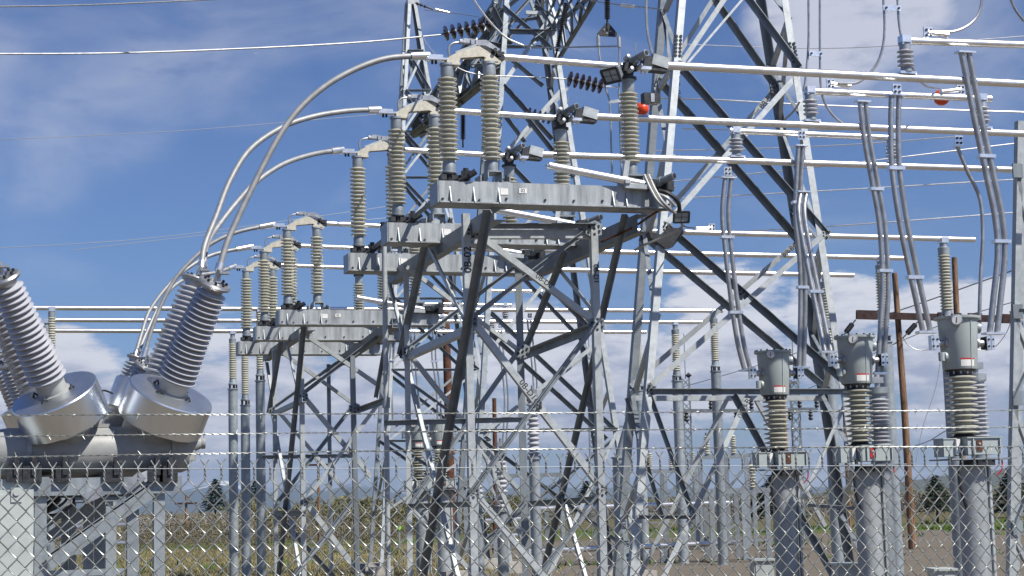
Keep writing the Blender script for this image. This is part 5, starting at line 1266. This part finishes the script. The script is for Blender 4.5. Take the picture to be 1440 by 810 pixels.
# ------------------------------------------------------------------ far masts and equipment seen through the steel
def lmast(px, ytop, ybot, Y, wpx, label, arm=None):
    b = PY(px, ybot, Y); tz = PY(px, ytop, Y).z; m = Y / F; h = wpx * m / 2
    t = thing('lattice_mast', label, 'lattice mast', (b.x, b.y, 0), 'slim lattice masts far behind')
    mb = MB(); 
    for sx in (-1, 1):
        for sy in (-1, 1): MB().bar((b.x + sx * h, b.y + sy * h, 0), (b.x + sx * h, b.y + sy * h, tz), .035, .035).build('leg', GALV2, t)
    n = int(tz / (h * 2.2))
    for i in range(n):
        z0, z1 = tz * i / n, tz * (i + 1) / n
        for sy in (-1, 1):
            mb.bar((b.x - h, b.y + sy * h, z0), (b.x + h, b.y + sy * h, z1), .02, .02); mb.bar((b.x + h, b.y + sy * h, z0), (b.x - h, b.y + sy * h, z1), .02, .02)
        for sx in (-1, 1): mb.bar((b.x + sx * h, b.y - h, z0), (b.x + sx * h, b.y + h, z1), .02, .02)
    mb.build('lacing', GALV2, t, 0, kind='stuff')
    if arm:
        x0, x1, ya = arm; a = PY(x0, ya, Y - .3); c = PY(x1, ya, Y - .3); MB().bar(a, c, .08, .09).build('arm', GALV2, t)
        for i, f_ in enumerate((.05, .4, .75, .97)):
            p = a.lerp(c, f_); MB().lathe([(.05, 0), (.09, .06), (.05, .12), (.09, .18), (.05, .24), (.09, .3), (.03, .36)], 8, p + Z * (.05 if i % 2 else -.40)).build('insulator', DARK, t)
    MB().tube([Vector((b.x, b.y, tz)), Vector((b.x, b.y, tz + 1.6))], .02, 6).build('spike', GALV, t); MB().lathe([(.01, -.1), (.12, 0), (.01, .1)], 10, (b.x + .1, b.y - .1, tz + .1)).build('lamp', DARK, t)
lmast(972, 532, 740, 62, 10, 'slim lattice mast just right of the wide tower left leg', (960, 1060, 577)); lmast(1126, 534, 740, 62, 11, 'slim lattice mast left of the smallest transformer pedestal', (1108, 1150, 575)); lmast(836, 500, 740, 75, 7, 'slim lattice mast behind the right front leg of the stand', (838, 905, 600))
def rack(px0, px1, ytop, Y, label):
    a = PY(px0, ytop, Y); c = PY(px1, ytop, Y); z = (a.z + c.z) / 2; t = thing('bus_rack', label, 'steel rack', (a.x, Y, 0), 'low steel racks far behind')
    MB().box(((a.x + c.x) / 2, Y, z), (c.x - a.x, .12, .12)).build('top_beam', GALV, t); MB().box(((a.x + c.x) / 2, Y + 1.6, z), (c.x - a.x, .12, .12)).build('top_beam', GALV, t); n = 3
    for i in range(n):
        x = a.x + (c.x - a.x) * i / (n - 1)
        for yy in (0, 1.6): MB().box((x, Y + yy, z / 2), (.13, .13, z - .12)).build('leg', GALV, t)
        ins_ = MB().lathe([(r, q_ + z + .06) for r, q_ in sheds(.62, .06, .11, 8)], 12, (x + .25, Y, 0)).build('insulator', PORC, t, 40); MB().lathe([(.05, 0), (.05, .1)], 8, (x + .25, Y, z + .68)).build('cap', GALV, ins_)
    for i in range(2): MB().bar((a.x, Y, z * .3), (c.x, Y, z * .95) if i else (c.x, Y, z * .3), .05, .05).build('brace', GALV, t)
rack(984, 1058, 641, 58, 'low steel rack with small insulators behind the two right round posts'); rack(905, 965, 662, 66, 'low steel rack behind the foot of the wide tower left leg'); rack(700, 790, 668, 64, 'low steel rack behind the dark rear leg of the front stand'); rack(1000, 1090, 690, 46, 'low steel rack left of the smallest transformer pedestal'); rack(596, 654, 672, 60, 'low steel rack behind the rear legs of the front stand')
def stored(px0, y0, px1, y1, Y, label):
    a = PY(px0, y0, Y); b = PY(px1, y1, Y); t = thing('low_bus_tube', label, 'tube', (a.x, a.y, 0), 'low bright tubes close to the ground'); MB().tube([a, b], .075, 14).build('tube', ALU, t)
    for f_ in (.06, .36, .66, .94):
        p = a.lerp(b, f_); MB().box((p.x, p.y, (p.z - .08) / 2), (.12, .12, max(.05, p.z - .08))).build('support', GALV, t)
stored(752, 716, 1030, 707, 47, 'upper low bright tube running behind the front stand to the right'); stored(735, 776, 1032, 763, 47, 'lower low bright tube running behind the front stand to the right'); stored(672, 733, 762, 728, 54, 'short low bright tube behind the dark rear leg, upper'); stored(672, 756, 740, 752, 54, 'short low bright tube behind the dark rear leg, lower'); stored(90, 742, 190, 737, 60, 'low bright tube beyond the left breaker frame, upper'); stored(85, 767, 185, 763, 60, 'low bright tube beyond the left breaker frame, lower')
def jbox(px0, px1, ytop, ybot, Y, label):
    a = PY(px0, ytop, Y); c = PY(px1, ybot, Y); t = thing('junction_box', label, 'cabinet', (a.x, Y, 0), 'grey ground cabinets'); w_ = c.x - a.x
    bx = MB().box((a.x + w_ / 2, Y + .25, a.z / 2), (w_, .5, a.z)).build('body', PAINTL, t); MB().box((a.x + w_ / 2, Y + .24, a.z + .015), (w_ + .06, .56, .03)).build('lid', PAINTL, t); MB().box((a.x + w_ / 2, Y - .006, a.z * .5), (w_ * .84, .012, a.z * .84)).build('door', PAINTL, t); MB().box((a.x + w_ * .78, Y - .02, a.z * .55), (.03, .03, .1)).build('handle', DARK, t)
jbox(1060, 1089, 789, 812, 26, 'small grey cabinet at the foot of the smallest transformer pedestal'); jbox(1178, 1207, 796, 812, 24, 'small grey cabinet left of the middle transformer pedestal'); jbox(1316, 1344, 803, 812, 24, 'small grey cabinet at the foot of the nearest transformer pedestal')
p = PY(562, 762, 70); t = thing('field_sign', 'tiny lime green sign beyond the rear legs of the front stand', 'sign', (p.x, p.y, 0)); h = PY(562, 742, 70).z
MB().box((p.x, p.y, h / 2), (.06, .06, h)).build('post', GALV, t); MB().lathe([(.085, 0), (.085, .02)], 12, (p.x, p.y - .04, h), (0, -1, 0)).build('sign_panel', LIME, t)
for i, (px, yt, yb, Y, lb) in enumerate(((262, 695, 765, 96, 'thin far pole above the scrub left of the lone pine'), (449, 640, 760, 90, 'thin far pole inside the left rear stand'), (1196, 560, 760, 70, 'thin brown pole between the two right transformers'), (1110, 520, 740, 66, 'thin dark pole beside the smallest transformer head'))):
    b = PY(px, yb, Y); tz = PY(px, yt, Y).z; t = thing('line_pole', lb, 'utility pole', (b.x, b.y, 0), 'thin far poles'); MB().tube([Vector((b.x, b.y, 0)), Vector((b.x, b.y, tz))], .09, 8, r2=.06).build('pole', WOOD, t); MB().box((b.x, b.y - .1, tz - .5), (1.2, .09, .1)).build('crossarm', WOODD, t)

# ------------------------------------------------------------------ the air between here and the hills
hz = MB().box((0, 5500, 131), (23000, 16600, 278)); hm = bpy.data.materials.new('air'); hm.use_nodes = True
ht = hm.node_tree; ht.nodes.remove(ht.nodes['Principled BSDF']); pv = ht.nodes.new('ShaderNodeVolumePrincipled')
pv.inputs['Color'].default_value = (.62, .78, 1.0, 1); pv.inputs['Density'].default_value = .00010; pv.inputs['Anisotropy'].default_value = .2
ht.links.new(pv.outputs[0], ht.nodes['Material Output'].inputs['Volume'])
hz.build('haze', hm, kind='stuff', smooth=0)
